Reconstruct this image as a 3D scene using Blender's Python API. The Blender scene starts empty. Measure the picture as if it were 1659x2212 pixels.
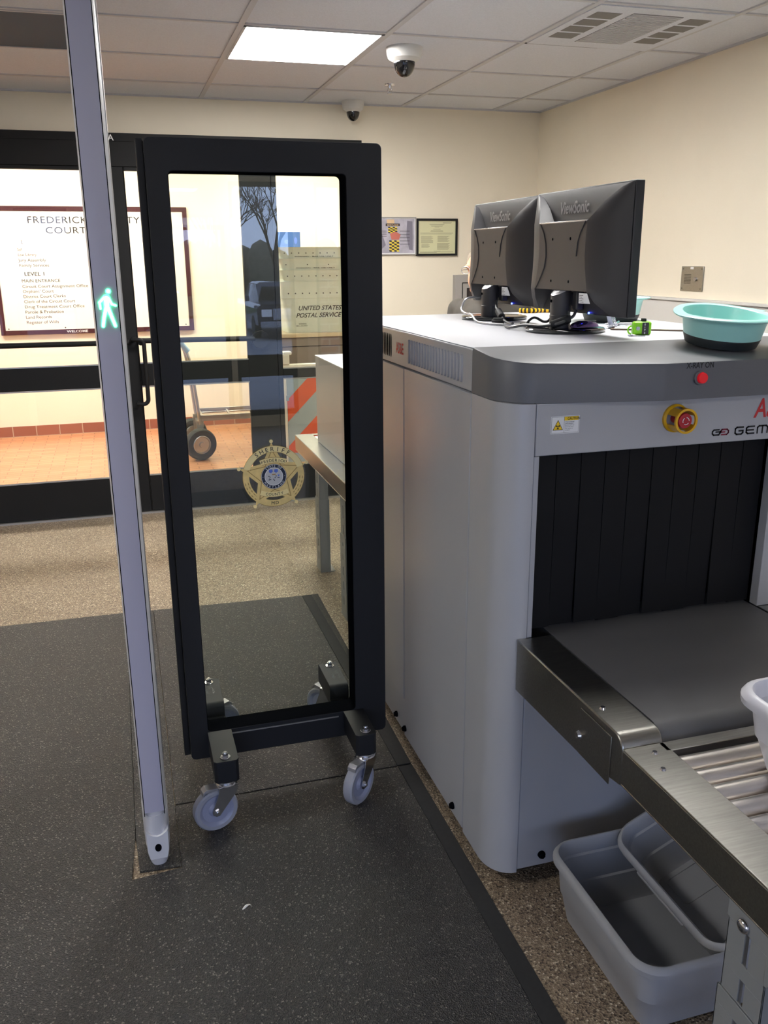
import bpy, math, random
from mathutils import Vector, Matrix
random.seed(7)
PI = math.pi
scene = bpy.context.scene
COL = scene.collection

# ------------------------------------------------------------------ camera
YAW, PITCH, ROLL, FPX = 0.28931, 0.28539, -0.0075, 1877.77
cf = Vector((math.sin(YAW) * math.cos(PITCH), math.cos(YAW) * math.cos(PITCH), -math.sin(PITCH)))
cr = Vector((math.cos(YAW), -math.sin(YAW), 0.0))
cu_ = cr.cross(cf)
cr2 = cr * math.cos(ROLL) + cu_ * math.sin(ROLL)
cu2 = -cr * math.sin(ROLL) + cu_ * math.cos(ROLL)
cam_d = bpy.data.cameras.new('camera')
cam = bpy.data.objects.new('camera', cam_d)
COL.objects.link(cam)
M = Matrix((cr2, cu2, -cf)).transposed().to_4x4()
M.translation = Vector((0, 0, 1.547))
cam.matrix_world = M
cam_d.sensor_fit = 'HORIZONTAL'
cam_d.sensor_width = 36.0
cam_d.lens = 36.0 * FPX / 1659.0
cam_d.clip_start = 0.05
cam_d.clip_end = 200
scene.camera = cam

# ------------------------------------------------------------------ light
scene.view_settings.view_transform = 'Standard'
scene.view_settings.look = 'None'
scene.view_settings.gamma = 1.0
scene.view_settings.use_curve_mapping = False
scene.view_settings.exposure = 0.62
scene.cycles.max_bounces = 10
scene.cycles.transparent_max_bounces = 24
scene.cycles.sample_clamp_indirect = 6.0
world = bpy.data.worlds.new('world')
scene.world = world
world.use_nodes = True
bg = world.node_tree.nodes['Background']
bg.inputs[0].default_value = (0.50, 0.63, 1.0, 1)
bg.inputs[1].default_value = 4.2
PANEL_E, ADDED_E, VEST_E = 36.0, 20.0, 25.0     # ceiling light, added unseen ceiling lights, vestibule lights
def area(name, loc, rot, sx, sy, energy, color, portal=False, parent=None):
    l = bpy.data.lights.new(name, 'AREA')
    l.shape = 'RECTANGLE'; l.size = sx; l.size_y = sy; l.energy = energy; l.color = color
    if portal: l.cycles.is_portal = True
    o = bpy.data.objects.new(name, l); COL.objects.link(o)
    o.location = loc; o.rotation_euler = rot
    o['kind'] = 'helper'
    return o
for k, (xx, w) in enumerate(((-2.3, 1.3), (-1.03, 0.85), (0.69, 0.62), (1.32, 0.60), (2.1, 0.45))):
    area('daylight_portal', (xx, -3.62, 1.15), (PI / 2, 0, 0), w, 2.1, 1.0, (1, 1, 1), portal=True)

# ------------------------------------------------------------------ materials
def srgb(r, g, b):
    def c(v):
        v /= 255.0
        return v / 12.92 if v <= 0.04045 else ((v + 0.055) / 1.055) ** 2.4
    return (c(r), c(g), c(b), 1.0)
MATS = {}
def mat(name, col, rough=0.5, metal=0.0, noise=0.0, nscale=40.0, bump=0.0, bscale=None, emit=None, estr=0.0, spec=0.5, coat=0.0, aniso=None):
    m = bpy.data.materials.new(name); m.use_nodes = True
    nt = m.node_tree; b = nt.nodes['Principled BSDF']
    if isinstance(col, tuple) and len(col) == 3: col = srgb(*col)
    b.inputs['Base Color'].default_value = col
    b.inputs['Roughness'].default_value = rough
    b.inputs['Metallic'].default_value = metal
    b.inputs['Specular IOR Level'].default_value = spec
    b.inputs['Coat Weight'].default_value = coat
    tc = nt.nodes.new('ShaderNodeTexCoord')
    if noise > 0 or bump > 0:
        mp = nt.nodes.new('ShaderNodeMapping'); nt.links.new(tc.outputs['Object'], mp.inputs['Vector'])
        if aniso: mp.inputs['Scale'].default_value = aniso
        n = nt.nodes.new('ShaderNodeTexNoise'); n.inputs['Scale'].default_value = nscale; n.inputs['Detail'].default_value = 4
        nt.links.new(mp.outputs[0], n.inputs['Vector'])
        if noise > 0:
            rmp = nt.nodes.new('ShaderNodeValToRGB')
            rmp.color_ramp.elements[0].position = 0.3; rmp.color_ramp.elements[1].position = 0.7
            rmp.color_ramp.elements[0].color = tuple(v * (1 - noise) for v in col[:3]) + (1,)
            rmp.color_ramp.elements[1].color = tuple(min(1, v * (1 + noise)) for v in col[:3]) + (1,)
            nt.links.new(n.outputs['Fac'], rmp.inputs[0]); nt.links.new(rmp.outputs[0], b.inputs['Base Color'])
        if bump > 0:
            n2 = n
            if bscale:
                n2 = nt.nodes.new('ShaderNodeTexNoise'); n2.inputs['Scale'].default_value = bscale; n2.inputs['Detail'].default_value = 3
                nt.links.new(mp.outputs[0], n2.inputs['Vector'])
            bp = nt.nodes.new('ShaderNodeBump'); bp.inputs['Strength'].default_value = bump; bp.inputs['Distance'].default_value = 0.002
            nt.links.new(n2.outputs['Fac'], bp.inputs['Height']); nt.links.new(bp.outputs[0], b.inputs['Normal'])
    if emit:
        b.inputs['Emission Color'].default_value = emit if len(emit) == 4 else emit + (1,)
        b.inputs['Emission Strength'].default_value = estr
    MATS[name] = m
    return m
def glass(name, tint, f0=0.04):
    m = bpy.data.materials.new(name); m.use_nodes = True; nt = m.node_tree; nt.nodes.clear()
    out = nt.nodes.new('ShaderNodeOutputMaterial'); mx = nt.nodes.new('ShaderNodeMixShader')
    tr = nt.nodes.new('ShaderNodeBsdfTransparent'); tr.inputs[0].default_value = tint
    gl = nt.nodes.new('ShaderNodeBsdfGlossy'); gl.inputs['Roughness'].default_value = 0.0
    lw = nt.nodes.new('ShaderNodeLayerWeight'); lw.inputs[0].default_value = 0.5
    pw = nt.nodes.new('ShaderNodeMath'); pw.operation = 'POWER'; pw.inputs[1].default_value = 5.0
    ml = nt.nodes.new('ShaderNodeMath'); ml.operation = 'MULTIPLY_ADD'; ml.inputs[1].default_value = 1 - f0; ml.inputs[2].default_value = f0
    nt.links.new(lw.outputs['Facing'], pw.inputs[0]); nt.links.new(pw.outputs[0], ml.inputs[0])
    nt.links.new(ml.outputs[0], mx.inputs[0]); nt.links.new(tr.outputs[0], mx.inputs[1]); nt.links.new(gl.outputs[0], mx.inputs[2])
    nt.links.new(mx.outputs[0], out.inputs[0]); MATS[name] = m
    return m
def speckle(name, base, specks, scale, rough=0.8, bump=0.6, dist=0.003, voro=True):
    """coloured grains: voronoi cells pick colours out of `specks` [(pos, colour)]"""
    m = bpy.data.materials.new(name); m.use_nodes = True; nt = m.node_tree; b = nt.nodes['Principled BSDF']
    tc = nt.nodes.new('ShaderNodeTexCoord')
    v = nt.nodes.new('ShaderNodeTexVoronoi'); v.inputs['Scale'].default_value = scale
    nt.links.new(tc.outputs['Object'], v.inputs['Vector'])
    sep = nt.nodes.new('ShaderNodeSeparateColor'); nt.links.new(v.outputs['Color'], sep.inputs[0])
    r = nt.nodes.new('ShaderNodeValToRGB'); r.color_ramp.interpolation = 'CONSTANT'
    els = r.color_ramp.elements
    els[0].position = 0; els[0].color = base
    els[1].position = specks[0][0]; els[1].color = specks[0][1]
    for p, c in specks[1:]:
        e = els.new(p); e.color = c
    nt.links.new(sep.outputs[0], r.inputs[0]); 
    n = nt.nodes.new('ShaderNodeTexNoise'); n.inputs['Scale'].default_value = 2.3; n.inputs['Detail'].default_value = 5
    nt.links.new(tc.outputs['Object'], n.inputs['Vector'])
    mr = nt.nodes.new('ShaderNodeMapRange'); mr.inputs[3].default_value = 0.78; mr.inputs[4].default_value = 1.2
    nt.links.new(n.outputs['Fac'], mr.inputs[0])
    mx = nt.nodes.new('ShaderNodeMix'); mx.data_type = 'RGBA'; mx.blend_type = 'MULTIPLY'; mx.inputs[0].default_value = 1
    nt.links.new(r.outputs[0], mx.inputs[6]); nt.links.new(mr.outputs[0], mx.inputs[7])
    nt.links.new(mx.outputs[2], b.inputs['Base Color'])
    b.inputs['Roughness'].default_value = rough; b.inputs['Specular IOR Level'].default_value = 0.55
    bp = nt.nodes.new('ShaderNodeBump'); bp.inputs['Strength'].default_value = bump; bp.inputs['Distance'].default_value = dist
    nt.links.new(v.outputs['Distance'], bp.inputs['Height']); nt.links.new(bp.outputs[0], b.inputs['Normal'])
    MATS[name] = m
    return m
def tilemat(name, c1, c2, mortar, bw, bh, msize, rough, offset=0.5, rot=None, axes='xy'):
    m = bpy.data.materials.new(name); m.use_nodes = True; nt = m.node_tree; b = nt.nodes['Principled BSDF']
    tc = nt.nodes.new('ShaderNodeTexCoord'); mp = nt.nodes.new('ShaderNodeMapping')
    if axes == 'xz': mp.inputs['Rotation'].default_value = (-PI / 2, 0, 0)
    if axes == 'yz': mp.inputs['Rotation'].default_value = (-PI / 2, 0, -PI / 2); mp.vector_type = 'POINT'
    nt.links.new(tc.outputs['Object'], mp.inputs['Vector'])
    t = nt.nodes.new('ShaderNodeTexBrick'); t.offset = offset
    t.inputs['Color1'].default_value = c1; t.inputs['Color2'].default_value = c2; t.inputs['Mortar'].default_value = mortar
    t.inputs['Scale'].default_value = 1.0; t.inputs['Brick Width'].default_value = bw; t.inputs['Row Height'].default_value = bh
    t.inputs['Mortar Size'].default_value = msize; t.inputs['Bias'].default_value = 0
    nt.links.new(mp.outputs[0], t.inputs['Vector']); nt.links.new(t.outputs['Color'], b.inputs['Base Color'])
    b.inputs['Roughness'].default_value = rough
    bp = nt.nodes.new('ShaderNodeBump'); bp.inputs['Strength'].default_value = 0.4; bp.inputs['Distance'].default_value = 0.003; bp.invert = True
    nt.links.new(t.outputs['Fac'], bp.inputs['Height']); nt.links.new(bp.outputs[0], b.inputs['Normal'])
    MATS[name] = m
    return m

wall_m = mat('cream_paint', (238, 228, 208), 0.75, noise=0.02, nscale=3, bump=0.08, bscale=250)
white_m = mat('white_wainscot', (216, 214, 210), 0.5)
ceil_m = mat('acoustic_tile', (216, 219, 227), 0.9, noise=0.05, nscale=160, bump=0.3, bscale=220)
grid_m = mat('ceiling_grid_paint', (196, 196, 199), 0.6)
grid_d = mat('ceiling_shadow_gap', (70, 66, 62), 0.9)
lamp_m = mat('light_diffuser', (250, 248, 240), 0.4, emit=(1.0, 0.975, 0.94), estr=PANEL_E)
added_lamp_m = mat('added_light_diffuser', (250, 248, 240), 0.4, emit=(1.0, 0.98, 0.95), estr=ADDED_E)
lampv_m = mat('light_diffuser_vestibule', (250, 248, 240), 0.4, emit=(1.0, 0.93, 0.80), estr=VEST_E)
unlit_m = mat('unlit_lens', (62, 80, 98), 0.6, spec=0.2)
black_m = mat('black_anodised', (22, 22, 23), 0.6, spec=0.3)
blackp_m = mat('black_powder_coat', (26, 27, 31), 0.6, spec=0.35, bump=0.05, nscale=900)
blk_gloss = mat('black_gloss', (10, 10, 12), 0.08, coat=0.6)
blk_plastic = mat('black_plastic', (48, 47, 50), 0.5, bump=0.1, nscale=800)
rubber_m = mat('black_rubber', (26, 26, 28), 0.7)
chrome_m = mat('chrome', (215, 215, 220), 0.16, metal=1.0)
steel_m = mat('brushed_steel', (158, 156, 150), 0.30, metal=1.0, noise=0.10, nscale=18, bump=0.06, bscale=60, aniso=(1, 14, 14))
steel2_m = mat('roller_steel', (240, 234, 228), 0.28, metal=1.0, noise=0.10, nscale=20, aniso=(0.6, 6, 6))
alum_m = mat('aluminium', (190, 188, 184), 0.35, metal=0.9)
mach_m = mat('machine_grey_paint', (172, 173, 177), 0.36, metal=0.1, noise=0.015, nscale=500)
machtop_m = mat('machine_light_top', (196, 197, 202), 0.38)
machdk_m = mat('machine_dark_grey', (96, 97, 101), 0.45, noise=0.03, nscale=700)
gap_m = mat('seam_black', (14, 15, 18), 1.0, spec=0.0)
lead_m = mat('lead_curtain', (9, 9, 12), 0.7, spec=0.3)
belt_m = mat('conveyor_belt', (88, 88, 90), 0.5, noise=0.06, nscale=8, bump=0.15, bscale=700)
legp_m = mat('leg_grey_paint', (140, 142, 142), 0.5)
red_m = mat('red_ink', (196, 40, 44), 0.5)
redlamp_m = mat('red_lens', (225, 20, 30), 0.2, emit=(1.0, 0.01, 0.03), estr=0.08)
yellow_m = mat('yellow_plastic', (226, 172, 22), 0.35)
yel_label = mat('yellow_label', (240, 200, 20), 0.5)
white_l = mat('white_label', (232, 232, 232), 0.5)
ink_m = mat('black_ink', (18, 18, 20), 0.6)
greyink_m = mat('grey_ink', (70, 66, 66), 0.6)
lgrey_ink = mat('light_grey_ink', (150, 148, 150), 0.5)
tub_m = mat('grey_tub_plastic', (156, 157, 160), 0.45, bump=0.12, nscale=400)
tub2_m = mat('pale_tub_plastic', (206, 206, 214), 0.35)
bowl_m = mat('aqua_plastic', (164, 222, 214), 0.3)
bowldk_m = mat('dark_bowl_base', (34, 40, 42), 0.5)
green_m = mat('lime_plastic', (132, 208, 30), 0.35)
paper_m = mat('white_paper', (235, 234, 232), 0.7)
cream_paper = mat('cream_paper', (214, 212, 172), 0.7)
maroon_m = mat('maroon_frame', (64, 24, 28), 0.35)
signw_m = mat('sign_white', (232, 226, 216), 0.3)
terra_m = tilemat('terracotta_paver', srgb(184, 128, 92), srgb(196, 142, 104), srgb(150, 108, 82), 0.20, 0.065, 0.0035, 0.25)
basebrick_m = tilemat('terracotta_base_tile', srgb(146, 88, 70), srgb(156, 96, 76), srgb(190, 170, 150), 0.2, 0.4, 0.004, 0.4, offset=0.0, axes='xz')
brick_m = tilemat('red_brick', srgb(150, 96, 88), srgb(168, 112, 102), srgb(205, 198, 192), 0.2, 0.075, 0.008, 0.85, axes='xz')
glass_m = glass('tinted_glass', (0.945, 0.975, 0.935, 1), 0.055)
dglass_m = glass('door_glass', (0.975, 0.98, 0.975, 1), 0.028)
mat_m = speckle('rubber_mat_tread', srgb(52, 51, 50), [(0.45, srgb(42, 41, 41)), (0.80, srgb(68, 66, 64)), (0.95, srgb(124, 120, 114))], 300, rough=0.50, bump=1.0, dist=0.004)
matb_m = mat('rubber_mat_border', (48, 48, 49), 0.75, spec=0.2, noise=0.08, nscale=90, bump=0.2)
pebble_m = speckle('pebble_floor', srgb(140, 123, 101), [(0.4, srgb(122, 105, 86)), (0.62, srgb(164, 147, 122)), (0.80, srgb(82, 68, 55)), (0.93, srgb(206, 192, 168))], 230, rough=0.45, bump=0.8, dist=0.003)
gold_m = mat('badge_gold', (236, 208, 136), 0.5, noise=0.08, nscale=60)
gold2_m = mat('badge_gold_light', (250, 230, 164), 0.5)
gold3_m = mat('badge_gold_dark', (164, 128, 66), 0.5)
navy_m = mat('navy', (20, 34, 58), 0.5)
seal_m = mat('seal_silver', (196, 196, 196), 0.5)
blue_m = mat('sky_blue_ink', (90, 120, 210), 0.5)
bluesign_m = mat('blue_sign', (52, 92, 158), 0.45)
whiteplas_m = mat('white_plastic', (222, 220, 208), 0.4)
tote_m = mat('postal_tote_plastic', (196, 202, 190), 0.5)
orange_m = mat('orange_reflective', (206, 84, 46), 0.5)
panelblue_m = mat('reflective_grey_blue', (150, 166, 172), 0.5)
deskm = mat('taupe_laminate', (120, 108, 98), 0.5)
desktop_m = mat('desk_top_laminate', (196, 180, 150), 0.4)
purple_pl = mat('pole_purple_panel', (176, 174, 192), 0.34)
polegrey_m = mat('pole_grey', (198, 198, 203), 0.35)
polefoot_m = mat('pole_foot_white', (206, 206, 210), 0.45)
gman_m = mat('green_led', (0, 230, 120), 0.4, emit=(0.10, 1.0, 0.42), estr=2.6)
bled_m = mat('blue_led', (20, 20, 255), 0.3, emit=(0.04, 0.06, 1.0), estr=12)
led_white = mat('led_core', (240, 255, 245), 0.4, emit=(0.62, 1.0, 0.82), estr=1.6)
wheel_m = mat('caster_grey_tread', (150, 152, 162), 0.5)
hub_m = mat('caster_hub', (146, 150, 172), 0.35)
silver_pl = mat('lit_edge_silver', (176, 176, 180), 0.25, metal=0.6)
cable_m = mat('grey_cable', (70, 70, 72), 0.35)
mouse_m = mat('purple_chrome', (96, 80, 130), 0.12, metal=0.9)
skin_m = mat('skin', (214, 160, 132), 0.5)
hair_m = mat('grey_hair', (130, 118, 104), 0.7)
shirt_m = mat('uniform_shirt', (70, 66, 60), 0.8)
trouser_m = mat('dark_trousers', (40, 38, 36), 0.8)
tyre_m = mat('tyre', (44, 46, 46), 0.75)
greyframe_m = mat('grey_metal_frame', (164, 160, 156), 0.45)
asphalt_m = mat('asphalt', (120, 122, 128), 0.9, noise=0.1, nscale=3)
grass_m = mat('grass', (92, 108, 66), 0.9, noise=0.2, nscale=2)
bark_m = mat('bark', (66, 58, 54), 0.9)
carpaint_m = mat('dark_blue_car_paint', (24, 34, 62), 0.2, coat=0.8)
cglass_m = mat('car_window', (16, 20, 26), 0.05)
photo_m = mat('poster_photo_grey', (176, 172, 184), 0.4, noise=0.25, nscale=14)

# ------------------------------------------------------------------ mesh helpers
_text_cache = {}
def text_geo(s, bold=0.0, spacing=1.0, italic=0.0):
    key = (s, bold, spacing, italic)
    if key in _text_cache: return _text_cache[key]
    c = bpy.data.curves.new('txt', 'FONT'); c.body = s; c.size = 1.0; c.offset = bold; c.space_character = spacing; c.shear = italic
    c.resolution_u = 3; c.align_x = 'LEFT'
    o = bpy.data.objects.new('txt', c); COL.objects.link(o)
    bpy.context.view_layer.update()
    dg = bpy.context.evaluated_depsgraph_get()
    me = bpy.data.meshes.new_from_object(o.evaluated_get(dg))
    v = [(p.co.x, p.co.y) for p in me.vertices]; f = [list(p.vertices) for p in me.polygons]
    bpy.data.objects.remove(o); bpy.data.curves.remove(c); bpy.data.meshes.remove(me)
    _text_cache[key] = (v, f)
    return v, f
def rr(x0, x1, y0, y1, r, n=5):
    pts = []
    for cx, cy, a in ((x1 - r, y1 - r, 0), (x0 + r, y1 - r, PI / 2), (x0 + r, y0 + r, PI), (x1 - r, y0 + r, 3 * PI / 2)):
        for i in range(n + 1):
            t = a + PI / 2 * i / n
            pts.append((cx + r * math.cos(t), cy + r * math.sin(t)))
    return pts
class MB:
    def __init__(s): s.v = []; s.f = []; s.m = []; s.mk = 0
    def mark(s): s.mk = len(s.v)
    def xf(s, M):
        for i in range(s.mk, len(s.v)): s.v[i] = tuple(M @ Vector(s.v[i]))
    def add(s, vs, fs, m=0):
        b = len(s.v); s.v += [tuple(p) for p in vs]
        for f in fs: s.f.append([b + i for i in f]); s.m.append(m)
        return s
    def box(s, x0, x1, y0, y1, z0, z1, m=0):
        x0, x1 = sorted((x0, x1)); y0, y1 = sorted((y0, y1)); z0, z1 = sorted((z0, z1))
        v = [(x0, y0, z0), (x1, y0, z0), (x1, y1, z0), (x0, y1, z0), (x0, y0, z1), (x1, y0, z1), (x1, y1, z1), (x0, y1, z1)]
        return s.add(v, [(0, 3, 2, 1), (4, 5, 6, 7), (0, 1, 5, 4), (1, 2, 6, 5), (2, 3, 7, 6), (3, 0, 4, 7)], m)
    def prism(s, pts, axis, a, b, m=0):
        def P(p, t):
            return {'x': (t, p[0], p[1]), 'y': (p[0], t, p[1]), 'z': (p[0], p[1], t)}[axis]
        n = len(pts); v = [P(p, a) for p in pts] + [P(p, b) for p in pts]
        f = [list(range(n)), list(range(2 * n - 1, n - 1, -1))] + [(i, i + n, (i + 1) % n + n, (i + 1) % n) for i in range(n)]
        return s.add(v, f, m)
    def loft(s, loops, m=0, cap0=False, cap1=False, closed=True):
        n = len(loops[0]); v = [p for l in loops for p in l]; f = []
        for k in range(len(loops) - 1):
            for i in range(n if closed else n - 1):
                j = (i + 1) % n
                f.append((k * n + i, k * n + j, (k + 1) * n + j, (k + 1) * n + i))
        if cap0: f.append(list(range(n))[::-1])
        if cap1: f.append([(len(loops) - 1) * n + i for i in range(n)])
        return s.add(v, f, m)
    def cyl(s, p0, p1, r0, r1=None, n=20, m=0, cap=True):
        r1 = r0 if r1 is None else r1
        p0 = Vector(p0); p1 = Vector(p1); d = (p1 - p0).normalized()
        u = d.orthogonal().normalized(); w = d.cross(u)
        l = [[tuple(p + (u * math.cos(2 * PI * i / n) + w * math.sin(2 * PI * i / n)) * r) for i in range(n)] for p, r in ((p0, r0), (p1, r1))]
        return s.loft(l, m, cap, cap)
    def tube(s, path, r, n=10, m=0, closed=False):
        path = [Vector(p) for p in path]; loops = []; u = None; N = len(path)
        for i, p in enumerate(path):
            a = path[i - 1] if (i > 0 or closed) else p; b = path[(i + 1) % N] if (i < N - 1 or closed) else p
            d = (b - a).normalized()
            u = d.orthogonal().normalized() if u is None else (u - d * u.dot(d)).normalized()
            w = d.cross(u); rad = r[i] if isinstance(r, (list, tuple)) else r
            loops.append([tuple(p + (u * math.cos(2 * PI * k / n) + w * math.sin(2 * PI * k / n)) * rad) for k in range(n)])
        if closed: loops.append(loops[0])
        return s.loft(loops, m, not closed, not closed)
    def lathe(s, prof, c=(0, 0, 0), n=32, m=0, sx=1.0, sy=1.0, cap0=False, cap1=False):
        l = [[(c[0] + r * sx * math.cos(2 * PI * i / n), c[1] + r * sy * math.sin(2 * PI * i / n), c[2] + z) for i in range(n)] for r, z in prof]
        return s.loft(l, m, cap0, cap1)
    def ball(s, c, r, m=0, n=16, k=10):
        rx, ry, rz = r if isinstance(r, (tuple, list)) else (r, r, r)
        l = []
        for j in range(k + 1):
            t = -PI / 2 + PI * j / k; q = max(math.cos(t), 0.001)
            l.append([(c[0] + rx * q * math.cos(2 * PI * i / n), c[1] + ry * q * math.sin(2 * PI * i / n), c[2] + rz * math.sin(t)) for i in range(n)])
        return s.loft(l, m, True, True)
    def text(s, body, o, xd, yd, h, m=0, bold=0.0, align='l', squash=1.0, spacing=1.0, italic=0.0):
        """flat lettering: o origin, xd reading direction, yd up, h cap height"""
        v, f = text_geo(body, bold, spacing, italic)
        k = h / 0.70
        w = max(p[0] for p in v) * k * squash
        dx = {'l': 0, 'c': -w / 2, 'r': -w}[align]
        o = Vector(o); xd = Vector(xd); yd = Vector(yd)
        return s.add([tuple(o + xd * (p[0] * k * squash + dx) + yd * (p[1] * k)) for p in v], f, m)
    def build(s, name, mats, parent=None, loc=None, bevel=0.0, seg=2, smooth=True, local=False):
        me = bpy.data.meshes.new(name)
        off = Vector((0, 0, 0))
        if not local:
            if parent is not None: off = org(parent)
            elif loc is not None: off = Vector(loc)
        me.from_pydata([tuple(Vector(p) - off) for p in s.v], [], s.f)
        for mm in (mats if isinstance(mats, (list, tuple)) else [mats]): me.materials.append(mm)
        for p, mi in zip(me.polygons, s.m): p.material_index = mi
        me.update()
        if smooth:
            me.shade_smooth(); me.set_sharp_from_angle(angle=math.radians(35))
        o = bpy.data.objects.new(name, me); COL.objects.link(o)
        if parent is not None: o.parent = parent
        elif loc is not None: o.location = loc
        if bevel > 0:
            bv = o.modifiers.new('bevel', 'BEVEL'); bv.width = bevel; bv.segments = seg; bv.limit_method = 'ANGLE'; bv.angle_limit = math.radians(40)
            bv.harden_normals = False
        return o
def org(o):
    v = Vector(o.location); p = o.parent
    while p: v += p.location; p = p.parent
    return v
def tag(o, label, cat, group=None, kind=None):
    o['label'] = label; o['category'] = cat
    if group: o['group'] = group
    if kind: o['kind'] = kind
    return o
def thing(name, label, cat, loc, group=None, rot=(0, 0, 0)):
    o = bpy.data.objects.new(name, None); COL.objects.link(o); o.location = loc; o.rotation_euler = rot
    o.empty_display_size = 0.1
    return tag(o, label, cat, group)
def struct(name, mb, m, **k):
    o = mb.build(name, m, **k); o['kind'] = 'structure'
    return o
def copy_tree(o, parent=None):
    c = o.copy(); COL.objects.link(c)
    if parent: c.parent = parent
    for ch in list(o.children): copy_tree(ch, c)
    return c

# ================================================================== SETTING
YW, XR, ZC, XL, YB = 5.57, 2.73, 2.44, -3.2, -3.5        # back wall, right wall, ceiling, left wall, rear wall
DX0, DX1 = -1.62, 1.51                                   # door opening in the back wall
struct('floor', MB().box(XL, XR, YB, 5.60, -0.05, 0.0), pebble_m, loc=(0, 0, 0))
w = MB().box(XL, DX0, YW, YW + 0.12, 0, ZC).box(DX1, XR, YW, YW + 0.12, 0, ZC).box(DX0, DX1, YW, YW + 0.12, 2.226, ZC)
struct('wall_back', w, wall_m)
struct('wall_right', MB().box(XR, XR + 0.12, YB, YW + 0.12, 0, ZC), wall_m)
struct('wall_left', MB().box(XL - 0.12, XL, YB, YW + 0.12, 0, ZC), wall_m)
wn = MB().box(XR - 0.022, XR, YB, 4.6, 0, 1.325).box(XR - 0.034, XR, YB, 4.6, 1.325, 1.338)
struct('trim_1', wn, white_m, bevel=0.002)
# rear wall (behind the camera) with its glazed openings
w = MB()
ops = [(-2.95, -1.65, 0.1, 2.2), (-1.45, -0.6, 0.1, 2.28), (0.38, 0.98, 0.1, 1.83), (1.03, 1.60, 0.1, 2.2), (1.80, 2.35, 0.55, 2.2)]  # leftmost opening is added, out of view, to let in more daylight
xs = sorted({XL, XR} | {a for o in ops for a in o[:2]})
for a, b in zip(xs[:-1], xs[1:]):
    hit = [o for o in ops if o[0] <= a + 1e-6 and o[1] >= b - 1e-6]
    if hit: w.box(a, b, YB - 0.14, YB, 0, hit[0][2]).box(a, b, YB - 0.14, YB, hit[0][3], ZC)
    else: w.box(a, b, YB - 0.14, YB, 0, ZC)
struct('wall_rear', w, wall_m)
for k, (a, b, z0, z1) in enumerate(ops):
    fr = MB()
    fr.box(a, a + 0.035, YB - 0.1, YB - 0.04, z0, z1).box(b - 0.035, b, YB - 0.1, YB - 0.04, z0, z1)
    fr.box(a, b, YB - 0.1, YB - 0.04, z0, z0 + 0.05).box(a, b, YB - 0.1, YB - 0.04, z1 - 0.04, z1)
    if k in (2, 3): fr.box(a, b, YB - 0.1, YB - 0.04, 0.47, 0.67)
    wo = struct('window_%d' % (k + 1), fr, black_m)
    MB().box(a + 0.035, b - 0.035, YB - 0.075, YB - 0.068, z0 + 0.05, z1 - 0.04).build('window_pane', dglass_m, wo)

# ceiling with its grid
struct('ceiling', MB().box(XL, XR, YB, YW + 0.12, ZC, ZC + 0.06), ceil_m)
GX = [0.57 + 0.61 * k for k in range(-6, 4)]
GY = [3.845 + 0.645 * k for k in range(-11, 3)]
g = MB()
for x in GX: g.box(x - 0.012, x + 0.012, YB, YW, ZC - 0.006, ZC + 0.001)
for y in GY: g.box(XL, XR, y - 0.010, y + 0.010, ZC - 0.005, ZC + 0.001)
g.box(XR - 0.018, XR, YB, YW, ZC - 0.008, ZC + 0.001).box(XL, XR, YW - 0.018, YW, ZC - 0.008, ZC + 0.001)
struct('trim_2', g, grid_m)

# ================================================================== VESTIBULE
VY = 8.42
struct('floor_vestibule', MB().box(-3.2, 2.6, 5.60, VY + 0.1, -0.05, 0.0), terra_m)
struct('wall_vestibule_back', MB().box(-3.2, 2.6, VY, VY + 0.1, 0, 2.6), wall_m)
struct('wall_vestibule_right', MB().box(2.35, 2.47, 5.69, VY, 0, 2.6), wall_m)
struct('wall_vestibule_left', MB().box(-3.2, -3.1, 5.69, VY, 0, 2.6), wall_m)
struct('ceiling_vestibule', MB().box(-3.2, 2.6, 5.69, VY + 0.1, 2.6, 2.66), ceil_m)
struct('baseboard_back', MB().box(-3.1, 2.35, VY - 0.012, VY, 0, 0.093), basebrick_m)
def ceiling_light(x0, x1, y0, y1, z, lens, label, group=None):
    t = thing('ceiling_light', label, 'light', ((x0 + x1) / 2, (y0 + y1) / 2, z), group)
    f = MB()
    for a in ((x0, x1, y0, y0 + 0.012), (x0, x1, y1 - 0.012, y1), (x0, x0 + 0.012, y0, y1), (x1 - 0.012, x1, y0, y1)):
        f.box(a[0], a[1], a[2], a[3], z - 0.008, z)
    f.build('frame', grid_m, t)
    MB().box(x0 + 0.012, x1 - 0.012, y0 + 0.012, y1 - 0.012, z - 0.005, z - 0.001).build('diffuser', lens, t, smooth=False)
    return t
ceiling_light(GX[6] + 0.012, GX[7] - 0.012, 3.857, 4.48, ZC, lamp_m, 'bright square ceiling light panel above the glass barrier')
ceiling_light(GX[5] - 0.598, GX[5] - 0.014 + 0.02, 3.857, 4.48, ZC, unlit_m, 'unlit dark grey ceiling panel left of the detector post')
for x, y in ((0.58, -2.0), (-1.86, 1.3), (1.18, 2.02)):  # added ceiling lights, out of view, brightening the room and the scanner top
    ceiling_light(x + 0.012, x + 0.598, y, y + 0.62, ZC, added_lamp_m, {0.58: 'added unseen ceiling light far behind the camera, near the entrance windows', -1.86: 'added unseen ceiling light to the left, beyond the detector gate', 1.18: 'added unseen ceiling light straight above the scanner'}[x])
for k, x in enumerate((-2.1, -0.55, 1.15)):  # rightmost one is added to whiten the wall beside it
    ceiling_light(x, x + 0.9, 7.1, 7.7, 2.6, lampv_m, ('warm vestibule ceiling light above the hand truck', 'warm vestibule ceiling light left of the door post', 'warm light added above the postal totes to brighten the vestibule wall')[(1, 0, 2)[k]])

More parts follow.
